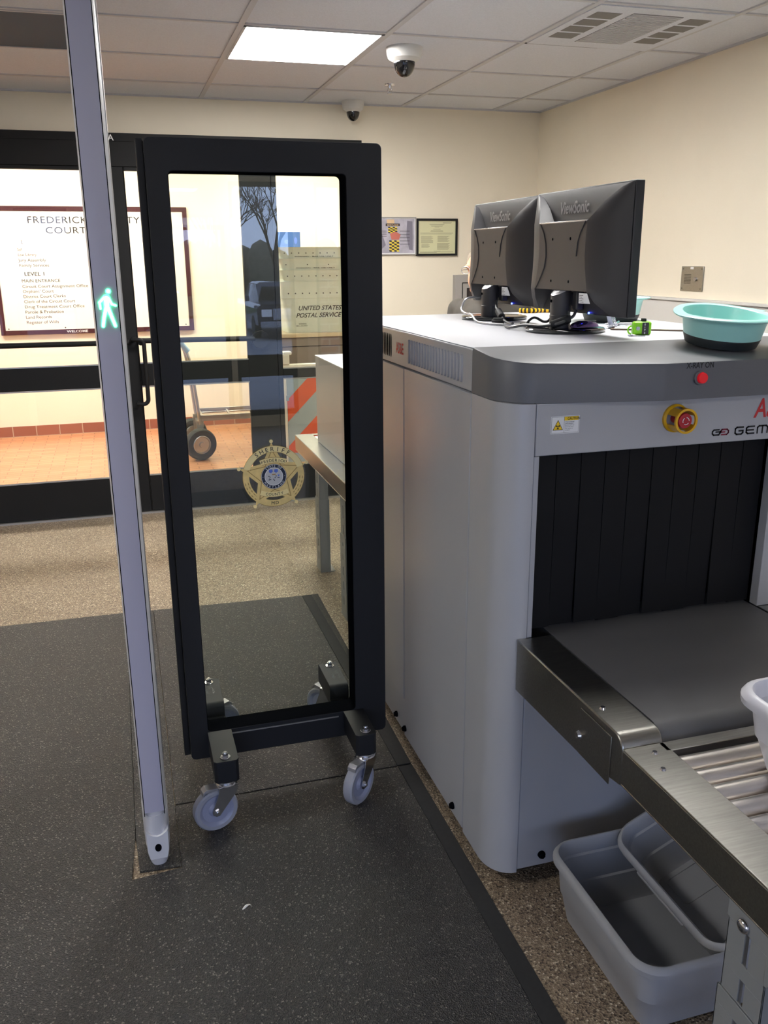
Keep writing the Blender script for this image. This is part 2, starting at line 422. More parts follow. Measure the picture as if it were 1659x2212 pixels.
# ================================================================== SLIDING ENTRANCE DOORS
DY = 5.50
h = MB().box(DX0, DX1, DY - 0.01, YW + 0.12, 2.05, 2.226)
h.box(DX0, DX1, DY - 0.014, DY - 0.01, 2.182, 2.226)
h.box(DX1 - 0.06, DX1, DY, YW + 0.1, 0, 2.05).box(DX0, DX0 + 0.06, DY, YW + 0.1, 0, 2.05)
d1 = struct('door_1', h, black_m, bevel=0.002)
MB().text('A', (0.034, DY - 0.0155, 2.186), (1, 0, 0), (0, 0, 1), 0.032, bold=0.01).build('lettering', white_l, d1, smooth=False)
MB().box(DX0, DX1, DY - 0.02, YW + 0.1, 0, 0.012).build('threshold', alum_m, d1)
def leaf(k, x0, x1, s0, s1, rz0, rz1, bar=None):
    f = MB().box(x0, x0 + s0, DY, DY + 0.045, 0.013, 2.05).box(x1 - s1, x1, DY, DY + 0.045, 0.013, 2.05)
    a, b = x0 + s0, x1 - s1
    f.box(a, b, DY, DY + 0.045, 0.013, 0.242).box(a, b, DY, DY + 0.045, rz0, rz1).box(a, b, DY, DY + 0.045, 2.03, 2.05)
    o = struct('door_%d' % k, f, black_m, bevel=0.0025)
    MB().box(a, b, DY + 0.018, DY + 0.026, 0.242, rz0).build('lower_pane', dglass_m, o, smooth=False)
    MB().box(a, b, DY + 0.018, DY + 0.026, rz1, 2.03).build('upper_pane', dglass_m, o, smooth=False)
    MB().box(a, b, DY - 0.003, DY, rz0 - 0.008, rz0).box(a, b, DY - 0.003, DY, rz1, rz1 + 0.008).box(a, b, DY - 0.003, DY, 0.242, 0.25).build('glazing_bead', alum_m, o)
    return o
dl = leaf(2, DX0 + 0.065, 0.100, 0.08, 0.082, 0.803, 0.937)
dr = leaf(3, 0.1005, 0.945, 0.006, 0.185, 0.803, 0.937)
ds = leaf(4, 0.947, DX1 - 0.062, 0.03, 0.05, 0.812, 0.870)
def push_bar(par, a, b):
    p = MB().tube([(a, DY - 0.045, 1.078), (b, DY - 0.045, 1.070)], 0.016, 12)
    p.cyl((a, DY - 0.05, 1.07), (a, DY, 1.07), 0.02)
    o = p.build('push_bar', black_m, par)
    return o
push_bar(dl, DX0 + 0.1, 0.05)
p = push_bar(dr, 0.12, 0.80)
MB().cyl((0.835, DY - 0.05, 1.062), (0.835, DY, 1.062), 0.055, n=28).build('bar_end_disc', black_m, dr, bevel=0.003)
def pull(x0, sgn):
    zz0, zz1 = 0.70, 1.085
    pts = [(x0, DY, zz1), (x0, DY - 0.05, zz1)]
    for i in range(7):
        t = PI / 2 * i / 6
        pts.append((x0 + sgn * (0.03 + 0.03 * math.sin(t)), DY - 0.055, zz1 - 0.03 + 0.03 * math.cos(t)))
    for i in range(7):
        t = PI / 2 * i / 6
        pts.append((x0 + sgn * (0.03 + 0.03 * math.cos(t)), DY - 0.055, zz0 + 0.03 - 0.03 * math.sin(t)))
    pts += [(x0, DY - 0.05, zz0), (x0, DY, zz0)]
    return MB().tube(pts, 0.0125, 12)
pull(0.075, 1).build('pull_handle', black_m, dl)
pull(0.02, -1).build('pull_handle', black_m, dl)

# ================================================================== FLOOR MATS
def matpiece(name, label, polys, border=None):
    t = thing(name, label, 'mat', (0.3, 1.2, 0), 'black rubber mats')
    b = MB()
    for p in polys: b.prism(p, 'z', 0.0003, 0.006)
    b.build('tread', mat_m, t, bevel=0.0015, smooth=False)
    if border: MB().prism(border, 'z', 0.0003, 0.0062).build('border', matb_m, t, bevel=0.001, smooth=False)
    return t
R = lambda a, b, c, d: [(a, c), (b, c), (b, d), (a, d)]
matpiece('rubber_mat', 'near black rubber tread mat in front of the glass barrier',
         [[(-2.9, -1.2), (0.722, -1.2), (0.722, 2.292), (0.035, 2.292), (0.035, 2.012), (-0.092, 2.000), (-0.0795, 2.18), (-0.0800, 3.845), (-2.9, 3.885)]],
         [(0.723, -1.2), (0.768, -1.2), (0.768, 2.292), (0.723, 2.292)])
matpiece('rubber_mat', 'black rubber tread mat seen behind and under the glass barrier',
         [[(0.0375, 2.2985), (0.722, 2.2985), (0.722, 3.805), (0.0395, 3.838)]],
         [(0.723, 2.300), (0.768, 2.300), (0.800, 3.805), (0.723, 3.805)])
matpiece('rubber_mat', 'narrow cut strip of black mat under the grey detector post',
         [[(-0.072, 2.026), (0.0338, 2.019), (0.0385, 3.838), (-0.0788, 3.844), (-0.0783, 2.18)]])
tag(MB().loft([[(0.178 + 0.012 * math.cos(a) * k, 1.815 + 0.008 * math.sin(a * 1.3) * k, 0.0062 + z) for a in [i * 0.7 for i in range(9)]] for k, z in ((1, 0), (0.7, 0.003), (0.1, 0.004))], cap1=True).build('paper_scrap', paper_m, loc=(0.178, 1.815, 0.0062)),
    'tiny crumpled white paper scrap on the near mat', 'litter')

# ================================================================== DETECTOR POST
px, py = -0.0195, 2.105
pole = thing('metal_detector_post', 'tall grey walk-through metal detector post with green walking figure', 'metal detector', (px, py, 0.006))
def psec(k, z, yk=1.0, a=0.0325, b=0.075, n=40):
    return [(px + a * k * (abs(math.cos(t)) ** 0.7) * (1 if math.cos(t) >= 0 else -1), py + b * yk * (abs(math.sin(t)) ** 0.8) * (1 if math.sin(t) >= 0 else -1), z) for t in [2 * PI * i / n for i in range(n)]]
MB().loft([psec(1, 0.155), psec(1, 2.2)], cap0=True, cap1=True).build('column', polegrey_m, pole)
# recessed front panel, gently curved
n = 14; a = 0.0245
prof = [(px - 0.0015 + a * (2 * i / n - 1), py - 0.0768 - 0.0012 * math.cos(PI / 2 * (2 * i / n - 1)) + 0.0012) for i in range(n + 1)]
prof2 = [(x, y + 0.006) for x, y in prof][::-1]
MB().prism(prof + prof2, 'z', 0.175, 2.19).build('front_panel', purple_pl, pole)
MB().box(px - 0.0275, px - 0.0255, py - 0.0757, py - 0.06, 0.165, 2.19).box(px + 0.0225, px + 0.0245, py - 0.0757, py - 0.06, 0.165, 2.19).build('panel_seam', gap_m, pole, smooth=False)
MB().box(px + 0.030, px + 0.034, py - 0.03, py + 0.01, 0.3, 2.19).build('side_rail', alum_m, pole, bevel=0.001)
# foot
ft = MB()
fl = []
for z, k, yk in ((0.0, 0.78, 0.88), (0.010, 0.86, 0.92), (0.05, 0.99, 0.98), (0.10, 1.02, 1.02), (0.157, 1.03, 1.03)):
    fl.append(psec(k, 0.006 + z, yk))
ft.loft(fl, cap0=True, cap1=True)
ft = ft.build('foot', polegrey_m, pole, bevel=0)
wg = MB()
yfr = py - 0.0772
pts = [(-0.0285, 0.122), (-0.024, 0.116), (-0.012, 0.107), (0, 0.104), (0.012, 0.107), (0.024, 0.116), (0.0285, 0.122), (0.0275, 0.06), (0.022, 0.034), (-0.022, 0.034), (-0.0275, 0.06)]
wg.loft([[(px + x, yfr + 0.02, z) for x, z in pts], [(px + x, yfr - 0.001, z) for x, z in pts], [(px + x * 0.94, yfr - 0.004, 0.004 + z * 0.95) for x, z in pts]], cap1=True)
wg.build('foot_front_plate', polefoot_m, ft)
hp = [(px + 0.0085 * math.cos(2 * PI * i / 24), 0.070 + 0.0115 * math.sin(2 * PI * i / 24)) for i in range(24)]
MB().prism(hp, 'y', yfr - 0.0048, yfr - 0.003).build('bolt_hole', gap_m, ft, smooth=False)
# top crosspiece running left to the twin post (above the picture)
MB().box(-0.86, px + 0.02, py - 0.07, py + 0.07, 2.19, 2.33).build('crosspiece', polegrey_m, pole, bevel=0.015)
MB().loft([psec(1, 0.02), psec(1, 2.2)], cap0=True, cap1=True).build('column', polegrey_m, pole).location = (-0.84, 0, 0)
# walking figure
gm = MB(); gy = py - 0.0795
def limb(x0, z0, x1, z1, r0, r1, mi=0, yy=gy):
    d = Vector((x1 - x0, z1 - z0)); L = d.length; d /= L; nn = Vector((-d.y, d.x)); pts = []
    for i in range(9):
        t = PI / 2 + PI * i / 8
        q = Vector((x0, z0)) + (d * math.cos(t) + nn * math.sin(t)) * r0; pts.append(q)
    for i in range(9):
        t = -PI / 2 + PI * i / 8
        q = Vector((x1, z1)) + (d * math.cos(t) + nn * math.sin(t)) * r1; pts.append(q)
    gm.prism([(q.x, q.y) for q in pts], 'y', yy, yy + 0.002, mi)
gx, gz = px + 0.0, 1.443
def figure(mi, k, yy):
    limb(gx + .0045, gz + .037, gx + .0046, gz + .0372, .0052 * k, .0052 * k, mi, yy)
    limb(gx - .0005, gz + .022, gx - .001, gz + .002, .0078 * k, .0062 * k, mi, yy)
    limb(gx - .005, gz + .024, gx - .0155, gz + .014, .0035 * k, .0030 * k, mi, yy)
    limb(gx - .0155, gz + .014, gx - .0145, gz + .001, .0030 * k, .0026 * k, mi, yy)
    limb(gx + .004, gz + .022, gx + .0095, gz + .010, .0035 * k, .0028 * k, mi, yy)
    limb(gx + .0095, gz + .010, gx + .0175, gz + .007, .0028 * k, .0026 * k, mi, yy)
    limb(gx - .003, gz + .002, gx - .009, gz - .018, .0048 * k, .0038 * k, mi, yy)
    limb(gx - .009, gz - .018, gx - .0125, gz - .036, .0038 * k, .0036 * k, mi, yy)
    limb(gx + .001, gz + .002, gx + .007, gz - .017, .0048 * k, .0038 * k, mi, yy)
    limb(gx + .007, gz - .017, gx + .013, gz - .036, .0038 * k, .0036 * k, mi, yy)
figure(0, 1.15, gy); figure(1, 0.72, gy - 0.0006)
gm.build('walking_figure', [gman_m, led_white], pole, smooth=False)

# ================================================================== GLASS BARRIER ON CASTERS
BY = 2.30
st = thing('rolling_glass_barrier', 'black framed glass barrier on grey casters with gold star badge', 'barrier', (0.38, 2.37, 0.006))
ox0, ox1, oz0, oz1 = 0.094, 0.685, 0.141, 1.826
ix0, ix1, iz0, iz1 = 0.146, 0.590, 0.224, 1.751
def ringloop(b, o, i, y0, y1, ro, ri, nn=6):
    O = rr(o[0], o[1], o[2], o[3], ro, nn); I = rr(i[0], i[1], i[2], i[3], ri, nn)
    P = lambda L, y: [(x, y, z) for x, z in L]
    b.loft([P(O, y1), P(O, y0), P(I, y0), P(I, y1), P(O, y1)])
f = MB()
ringloop(f, (ox0, ox1, oz0, oz1), (ix0, ix1, iz0, iz1), BY, BY + 0.07, 0.014, 0.012)
f.build('frame', blackp_m, st, bevel=0.0015)
MB().box(0.0765, 0.094, BY + 0.03, BY + 0.068, oz0 + 0.001, oz1 - 0.0).build('side_channel', blackp_m, st, bevel=0.002)
MB().box(ix0 - 0.004, ix1 + 0.004, BY + 0.046, BY + 0.053, iz0 - 0.012, iz1 + 0.004).build('glass_pane', glass_m, st, smooth=False)
MB().box(0.214, 0.536, BY - 0.0018, BY + 0.004, 0.2085, 0.2125).build('glass_channel', alum_m, st, smooth=False)
reveal_shade = MB(); ringloop(reveal_shade, (ix0 - 0.001, ix1 + 0.001, iz0 - 0.001, iz1 + 0.001), (ix0 + 0.0012, ix1 - 0.0012, iz0 + 0.0012, iz1 - 0.0012), BY + 0.002, BY + 0.0695, 0.012, 0.0115)
reveal_shade.build('dark_reveal_ring', gap_m, st, smooth=False)  # matte black ring paints shade into the frame's inner reveal
def arm(x0, x1, ya, yb, zt, front):
    a = MB()
    if front:
        a.prism([(x0, yb), (x0, ya + 0.008), (x0 + 0.008, ya), (x1 - 0.008, ya), (x1, ya + 0.008), (x1, yb)], 'z', 0.158, zt - 0.004)
        a.prism([(x0 - 0.001, yb), (x0 - 0.001, ya + 0.007), (x0 + 0.007, ya - 0.001), (x1 - 0.007, ya - 0.001), (x1 + 0.001, ya + 0.007), (x1 + 0.001, yb)], 'z', zt - 0.004, zt)
    else:
        pr = [(ya - 0.095, 0.158), (ya - 0.095, 0.175), (ya, 0.178)] + [(ya + 0.016 - 0.016 * math.cos(t), zt - 0.016 + 0.016 * math.sin(t)) for t in [PI / 2 * i / 6 for i in range(7)]] + [(yb - 0.006, zt), (yb, zt - 0.006), (yb, 0.158)]
        a.prism(pr, 'x', x0, x1)
    o = a.build('caster_arm', blackp_m, st, bevel=0.001)
    by = ya + 0.022 if front else yb - 0.030
    bx = x0 + (0.034 if not front else 0.033)
    bt = MB(); bt.lathe([(0.001, 0), (0.0145, 0), (0.0145, 0.002), (0.0135, 0.0028), (0.006, 0.003)], (bx, by, zt), 24, cap0=True)
    bt.cyl((bx, by, zt + 0.002), (bx, by, zt + 0.013), 0.0082, n=6); bt.cyl((bx, by, zt + 0.013), (bx, by, zt + 0.0165), 0.006, 0.005, n=16)
    bt.build('bolt', chrome_m, o)
    return bx, by
def caster(bx, by, yaw, zt=0.158):
    """swivel caster, axle trailing from the swivel axis; yaw = direction of the trail"""
    c = bpy.data.objects.new('caster', None)
    R_ = 0.0635
    tr = 0.037
    MT = Matrix.Translation((bx, by, 0.006)) @ Matrix.Rotation(yaw, 4, 'Z')
    # local: trail along +x, axle along y
    def B(mb, name, m, par, bev=0):
        mb.mk = 0; mb.xf(MT); return mb.build(name, m, par, bevel=bev)
    fk = MB()
    fk.lathe([(0.001, 0.150), (0.029, 0.150), (0.030, 0.146), (0.026, 0.141), (0.030, 0.137), (0.024, 0.133), (0.001, 0.133)], (0, 0, 0), 28)
    for s in (-1, 1):
        y0 = s * 0.0185; y1 = s * 0.0215
        pr = [(-0.026, 0.136), (0.030, 0.136), (0.031, 0.118), (tr + 0.015, 0.066), (tr + 0.013, 0.056), (tr + 0.004, 0.049), (tr - 0.006, 0.050), (tr - 0.013, 0.058), (-0.022, 0.112)]
        fk.prism(pr, 'y', y0, y1)
    fk.box(-0.026, 0.030, -0.0215, 0.0215, 0.131, 0.136)
    fork = B(fk, 'caster_fork', chrome_m, st, 0.0008)
    wh = MB()
    def ringprof(prof):
        n = 40; l = []
        for r, y in prof: l.append([(tr + r * math.cos(2 * PI * i / n), y, 0.0635 + r * math.sin(2 * PI * i / n)) for i in range(n)])
        return l
    wh.loft(ringprof([(0.049, -0.0145), (0.0585, -0.0155), (0.0625, -0.011), (0.0635, 0), (0.0625, 0.011), (0.0585, 0.0155), (0.049, 0.0145)]))
    wheel = B(wh, 'wheel', wheel_m, fork)
    hb = MB()
    hb.loft(ringprof([(0.0495, -0.0145), (0.046, -0.0125), (0.040, -0.007), (0.022, -0.007), (0.014, -0.014), (0.001, -0.014)]))
    hb.loft(ringprof([(0.0495, 0.0145), (0.046, 0.0125), (0.040, 0.007), (0.022, 0.007), (0.014, 0.014), (0.001, 0.014)]))
    B(hb, 'hub', hub_m, fork)
    ax = MB().cyl((tr, -0.029, 0.0635), (tr, 0.029, 0.0635), 0.0045, n=14).cyl((tr, -0.026, 0.0635), (tr, -0.0215, 0.0635), 0.0088, n=6).cyl((tr, 0.0215, 0.0635), (tr, 0.026, 0.0635), 0.0088, n=6)
    B(ax, 'axle', chrome_m, fork)
    bk = MB(); bk.prism([(0.030, 0.133), (0.062, 0.137), (0.072, 0.129), (0.074, 0.119), (0.070, 0.119), (0.066, 0.127), (0.030, 0.126)], 'y', -0.014, 0.014)
    B(bk, 'brake_pedal', silver_pl, fork, 0.0008)
b = arm(0.145, 0.212, 2.130, 2.299, 0.225, True);  caster(b[0], b[1] + 0.008, PI + 0.22)
b = arm(0.552, 0.612, 2.148, 2.299, 0.225, True);  caster(b[0], b[1] + 0.008, PI + 0.72)
b = arm(0.145, 0.212, 2.465, 2.640, 0.225, False); caster(b[0], b[1], 0.4)
b = arm(0.548, 0.610, 2.465, 2.640, 0.225, False); caster(b[0], b[1], 2.2)

# star badge decal on the front of the glass
bc = (0.378, BY + 0.046, 0.962); K = 0.086 / 66.0 / 7.54
def B2(u, v, d=0):     # badge drawing units (origin at centre, 500 = ring radius)
    return (bc[0] + u * K, bc[1] - 0.0004 - d * 0.00035, bc[2] + v * K)
bd = thing('star_badge_decal', 'gold star badge decal stuck on the barrier glass', 'decal', bc)
def flat(b, pts, d, m=0):
    n = len(pts)
    b.add([B2(u, v, d) for u, v in pts], [list(range(n))], m)
def arcstrip(b, r0, r1, a0, a1, d, m=0, n=40, c=(0, 0)):
    vs = []; fs = []
    for i in range(n + 1):
        t = math.radians(a0 + (a1 - a0) * i / n)
        vs += [B2(c[0] + r0 * math.sin(t), c[1] + r0 * math.cos(t), d), B2(c[0] + r1 * math.sin(t), c[1] + r1 * math.cos(t), d)]
    for i in range(n): fs.append((2 * i, 2 * i + 1, 2 * i + 3, 2 * i + 2))
    b.add(vs, fs, m)
def arctext(b, s, r, a0, a1, h, d, m=0, bold=0.02, c=(0, 0), inward=False):
    n = len(s)
    for i, chh in enumerate(s):
        if chh == ' ': continue
        t = math.radians(a0 + (a1 - a0) * (i / (n - 1)))
        px_, pz_ = c[0] + r * math.sin(t), c[1] + r * math.cos(t)
        up = Vector((math.sin(t), 0, math.cos(t)))
        if inward: up = -up
        xd = Vector((up.z, 0, -up.x))
        o = Vector(B2(px_, pz_, d)) - up * (h * K / 2)
        b.text(chh, o, xd, up, h * K, m, bold, 'c')
ring = MB()
arcstrip(ring, 405, 506, -72, 72, 5.4, 0)           # top band
arcstrip(ring, 395, 500, 72, 288, 1, 1)           # wreath
for a in list(range(96, 150, 9)) + list(range(212, 266, 9)):
    for s in (-1, 1):
        t = math.radians(a); r = 448 + s * 22
        q = (r * math.sin(t), r * math.cos(t)); dx, dy = math.cos(t), -math.sin(t)
        flat(ring, [(q[0] - dx * 34, q[1] - dy * 34), (q[0] + s * 9 * math.sin(t), q[1] + s * 9 * math.cos(t)), (q[0] + dx * 34, q[1] + dy * 34), (q[0] - s * 7 * math.sin(t), q[1] - s * 7 * math.cos(t))], 1.4, 2)
arcstrip(ring, 502, 508, -72, 72, 5.8, 2); arcstrip(ring, 496, 502, 72, 288, 1.6, 2); arcstrip(ring, 400, 406, -60, 60, 5.8, 2)
arctext(ring, 'SHERIFF', 453, -36, 33, 70, 6.4, 3, 0.004)
arctext(ring, 'MD', 440, 184.5, 175.5, 56, 6.4, 3, 0.0, inward=True)
ring.build('ring', [gold2_m, gold_m, gold3_m, ink_m], bd, smooth=False)
star = MB()
tips = []; inn = []
for k in range(5):
    t = math.radians(-2 + 72 * k); tips.append((560 * math.sin(t), 560 * math.cos(t)))
    t2 = t + math.radians(36); inn.append((278 * math.sin(t2), 278 * math.cos(t2)))
pts = [p for q in zip(tips, inn) for p in q]
flat(star, pts, 3, 0)
flat(star, [(x * 0.80, y * 0.80) for x, y in pts], 3.5, 1)
flat(star, [(x * 0.755, y * 0.755) for x, y in pts], 3.9, 0)
for x, y in tips:
    flat(star, [(x * 1.03 + 30 * math.cos(2 * PI * i / 16), y * 1.03 + 30 * math.sin(2 * PI * i / 16)) for i in range(16)], 4.2, 2)
arcstrip(star, 560, 648, -20, 20, 4.6, 2, c=(0, -335)); arcstrip(star, 556, 562, -20, 20, 4.8, 3, c=(0, -335)); arcstrip(star, 646, 652, -20, 20, 4.8, 3, c=(0, -335))
arctext(star, 'FREDERICK', 602, -17.5, 17.5, 46, 5.4, 4, 0.006, c=(0, -335))
arcstrip(star, 560, 640, 158, 202, 4.6, 2, c=(0, 300)); arcstrip(star, 638, 643, 158, 202, 4.8, 3, c=(0, 300))
arctext(star, 'COUNTY', 597, 192, 168, 44, 5.4, 4, 0.004, c=(0, 300), inward=True)
star.build('star', [gold_m, gold3_m, gold2_m, gold3_m, ink_m], bd, smooth=False)
seal = MB()
disc = lambda r, d, m, c=(0, 0): flat(seal, [(c[0] + r * math.cos(2 * PI * i / 40), c[1] + r * math.sin(2 * PI * i / 40)) for i in range(40)], d, m)
disc(212, 6, 3); disc(204, 6.4, 1); disc(198, 6.8, 0); disc(150, 7.2, 1); disc(140, 7.6, 2)
arctext(seal, 'STATE OF', 174, -42, 42, 34, 7.4, 1, 0.004)
arctext(seal, 'MARYLAND', 174, 236, 124, 34, 7.4, 1, 0.0, inward=True)
disc(5, 7.4, 1, (-176, 0)); disc(5, 7.4, 1, (176, 0))
for x in (-45, 40): flat(seal, [(x - 30, 118), (x + 25, 122), (x + 32, 80), (x, 58), (x - 34, 76)], 8, 4)
flat(seal, [(-30, 40), (34, 44), (28, 28), (-26, 26)], 8, 3)
for a, b2 in ((-80, 8), (-62, -6), (-70, -34), (-78, -52), (-54, -48), (66, -18), (84, -20), (20, -20), (-6, -44), (6, -62), (36, 6)): flat(seal, [(a - 9, b2 - 7), (a + 9, b2 - 7), (a + 9, b2 + 7), (a - 9, b2 + 7)], 8, 0)
flat(seal, [(62, 26), (92, 30), (88, 2), (66, 0)], 8, 4)
seal.build('seal', [navy_m, white_l, seal_m, gold3_m, blue_m], bd, smooth=False)

# ================================================================== X-RAY BAGGAGE SCANNER
X0, X1, YF, YS, YE, ZB, ZH, ZT = 0.777, 1.66, 1.69, 1.886, 3.05, 0.05, 1.24, 1.345
TX0, TX1, TZ0, TZ1 = 0.862, 1.488, 0.69, 1.124
sc = thing('baggage_scanner', 'large grey x-ray baggage scanner with black curtain opening', 'x-ray machine', (1.2, 2.3, 0))
b = MB()
b.box(X0 + 0.004, X1 - 0.004, YS + 0.002, 2.399, ZB, ZH - 0.001)
b.box(X0 + 0.004, X1 - 0.004, 2.401, YE, ZB, ZH - 0.001)
b.build('body', mach_m, sc, bevel=0.003)
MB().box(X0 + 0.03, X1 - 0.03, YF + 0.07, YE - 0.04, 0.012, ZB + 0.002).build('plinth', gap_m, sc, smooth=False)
# left service panels, slightly proud, separated by dark seams
MB().box(X0, X0 + 0.01, 2.403, YE - 0.002, 0.175, ZH - 0.002).build('side_panel', mach_m, sc, bevel=0.0025)
MB().box(X0, X0 + 0.01, YS + 0.003, 2.397, ZB, ZH - 0.002).build('side_panel', mach_m, sc, bevel=0.0025)
# upper hood
h = MB().box(X0, X1, YS, YE, ZH + 0.002, ZT - 0.003)
hood = h.build('hood', mach_m, sc, bevel=0.004)
MB().box(X0 + 0.003, X1 - 0.003, YS, YE - 0.002, ZT - 0.003, ZT).build('top_plate', machtop_m, sc, bevel=0.002)
lv = MB()
for k in range(19):
    y = 1.948 + (2.345 - 1.948) * k / 18
    z0, z1, wd = 1.258, 1.324, 0.0055
    ring_ = []
    for s_, dx in ((1.0, 0.0), (0.8, -0.0042), (0.35, -0.0052)):
        pts = [(wd * s_ * math.cos(t), (z1 - z0) / 2 * (1 - 0.06 * (1 - s_)) * math.copysign(abs(math.sin(t)) ** 0.45, math.sin(t))) for t in [2 * PI * i / 16 for i in range(16)]]
        ring_.append([(X0 + dx, y + p[0], (z0 + z1) / 2 + p[1]) for p in pts])
    lv.loft(ring_, cap1=True)
lv.build('louvres', mach_m, hood)
sl = MB()
for k in range(6): sl.prism([(2.523 + 0.0175 * k + 0.005 * math.cos(t), 1.293 + 0.034 * math.copysign(abs(math.sin(t)) ** 0.5, math.sin(t))) for t in [2 * PI * i / 16 for i in range(16)]], 'x', X0 - 0.0006, X0 + 0.004)
sl.build('vent_slots', gap_m, hood, smooth=False)
MB().text('AS&E', (X0 - 0.0008, 2.472, 1.277), (0, -1, 0), (0, 0, 1), 0.031, bold=0.02, squash=0.72).build('logo_lettering', red_m, hood, smooth=False)
# front corner posts with rounded edge
def corner(xa, sgn):
    pts = [(xa, YS - 0.003), (xa, YF + 0.085)] + [(xa + sgn * (0.068 - 0.068 * math.cos(t)), YF + 0.085 - 0.085 * math.sin(t)) for t in [PI / 2 * i / 12 for i in range(1, 13)]]
    pts += [(xa + sgn * 0.0698, YF), (xa + sgn * 0.0698, YF + 0.03), (xa + sgn * 0.03, YS - 0.003)]
    return MB().prism(pts, 'z', ZB - 0.006, ZH)
corner(X0, 1).build('corner_post', mach_m, sc)
corner(X1, -1).build('corner_post', mach_m, sc)
# front panels
MB().box(0.849, 1.585, YF, YF + 0.02, TZ1, ZH).build('header_panel', mach_m, sc, bevel=0.0025)
MB().box(0.849, TX0, YF + 0.003, YF + 0.06, TZ0, TZ1 - 0.001).build('tunnel_jamb', mach_m, sc, bevel=0.0015)
MB().box(TX1, 1.585, YF + 0.003, YF + 0.06, TZ0, TZ1 - 0.001).build('tunnel_jamb', mach_m, sc, bevel=0.0015)
MB().box(0.849, 1.585, YF + 0.002, YF + 0.02, ZB, 0.566).build('lower_panel', mach_m, sc, bevel=0.0025)
MB().box(0.8475, 0.8491, YF + 0.004, YF + 0.03, ZB, ZH).box(0.849, 1.585, YF + 0.018, YF + 0.03, ZB, 0.56).build('seam', gap_m, sc, smooth=False)
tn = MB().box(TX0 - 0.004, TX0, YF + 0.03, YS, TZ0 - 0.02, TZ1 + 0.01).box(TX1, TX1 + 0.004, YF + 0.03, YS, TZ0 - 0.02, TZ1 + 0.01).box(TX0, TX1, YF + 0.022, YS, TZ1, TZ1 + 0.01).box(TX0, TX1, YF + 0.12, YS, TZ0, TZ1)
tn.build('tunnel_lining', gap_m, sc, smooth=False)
for k in range(10):
    wx = (TX1 - TX0) / 10
    a = TX0 + wx * k
    sway = 0.004 * math.sin(k * 2.1)
    c = MB(); nz = 6
    lo = []
    for i in range(nz + 1):
        z = TZ1 - (TZ1 - TZ0 - 0.004 - 0.002 * (k % 3)) * i / nz
        q = sway * (i / nz) ** 2
        lo.append([(a + 0.0006, YF + 0.040 + q, z), (a + wx - 0.0006, YF + 0.040 + q + 0.001, z), (a + wx - 0.0006, YF + 0.0435 + q + 0.001, z), (a + 0.0006, YF + 0.0435 + q, z)])
    c.loft(lo, cap0=True, cap1=True); c.build('curtain_strip', lead_m, sc)
# dark front cover, bulging and sloping
cv = MB()
out = [(X0, YS - 0.001), (X0, YF + 0.11)]
N = 10
for i in range(1, N + 1):
    t = PI / 2 * i / N
    out.append((X0 + 0.09 - 0.09 * math.cos(t), YF + 0.11 - 0.108 * math.sin(t)))
out += [(1.0, 1.658), (1.122, 1.636), (1.128, 1.635), (1.40, 1.635), (1.51, 1.66)]
out += [(X1 - 0.09 + 0.09 * math.sin(t), YF + 0.09 - 0.09 * math.cos(t)) for t in [PI / 2 * i / N for i in range(N + 1)]] + [(X1, YS - 0.001)]
zt = lambda y: ZT + 0.0008 - 0.088 * (YS - y)
cx_, cy_ = 1.2, 1.86
shr = lambda p, d: (p[0] + (d if p[0] < cx_ else -d) * (1 if abs(p[0] - cx_) > 0.3 else 0.15), min(p[1] + d, YS - 0.001) if p[1] < YS - 0.01 else p[1])
cv.loft([[(p[0], p[1], ZH + 0.001) for p in out], [(p[0], p[1], zt(p[1]) - 0.008) for p in out], [(*shr(p, 0.0025), zt(p[1]) - 0.0025) for p in out], [(*shr(p, 0.008), zt(p[1])) for p in out]], cap0=True, cap1=True)
cover = cv.build('front_cover', machdk_m, sc)
MB().text('X-RAY ON', (1.176, 1.6345, 1.309), (1, 0, 0), (0, 0, 1), 0.0125, bold=0.012, squash=0.82).build('lettering', ink_m, cover, smooth=False)
lp = MB(); lp.cyl((1.211, 1.6352, 1.288), (1.211, 1.629, 1.288), 0.0155, n=28)
lamp_ring = lp.build('indicator_bezel', machdk_m, cover, bevel=0.001)
MB().cyl((1.213, 1.629, 1.288), (1.213, 1.622, 1.288), 0.0125, 0.0115, n=28).build('indicator_lens', redlamp_m, lamp_ring, bevel=0.001)
# emergency stop
ex, ez = 1.196, 1.190
e = MB()
def yring(b_, x, z, prof, n=32, m=0): b_.loft([[(x + r * math.cos(2 * PI * i / n), y, z + r * math.sin(2 * PI * i / n)) for i in range(n)] for r, y in prof], m)
yring(e, ex, ez, [(0.0325, YF + 0.001), (0.0325, YF - 0.006), (0.028, YF - 0.010)])
yring(e, ex, ez, [(0.0235, YF - 0.0405), (0.0285, YF - 0.0405), (0.0285, YF - 0.046), (0.0235, YF - 0.046), (0.0235, YF - 0.0405)])
for k in range(4):
    t0 = PI / 4 + k * PI / 2
    l = []
    for y in (YF - 0.008, YF - 0.042):
        l.append([(ex + r * math.cos(t0 + d), y, ez + r * math.sin(t0 + d)) for r, d in ((0.0285, -0.38), (0.0285, 0), (0.0285, 0.38), (0.0255, 0.38), (0.0255, 0), (0.0255, -0.38))])
    e.loft(l, cap0=True, cap1=True)
es = e.build('emergency_stop_guard', yellow_m, sc)
rb = MB(); rb.cyl((ex, YF, ez), (ex, YF - 0.028, ez), 0.011, n=24)
yring(rb, ex, ez, [(0.011, YF - 0.026), (0.0175, YF - 0.028), (0.0185, YF - 0.034), (0.0165, YF - 0.041), (0.0005, YF - 0.0425)], n=28)
rb.build('stop_button', mat('stop_red', (176, 30, 42), 0.4), es)
ar = MB()
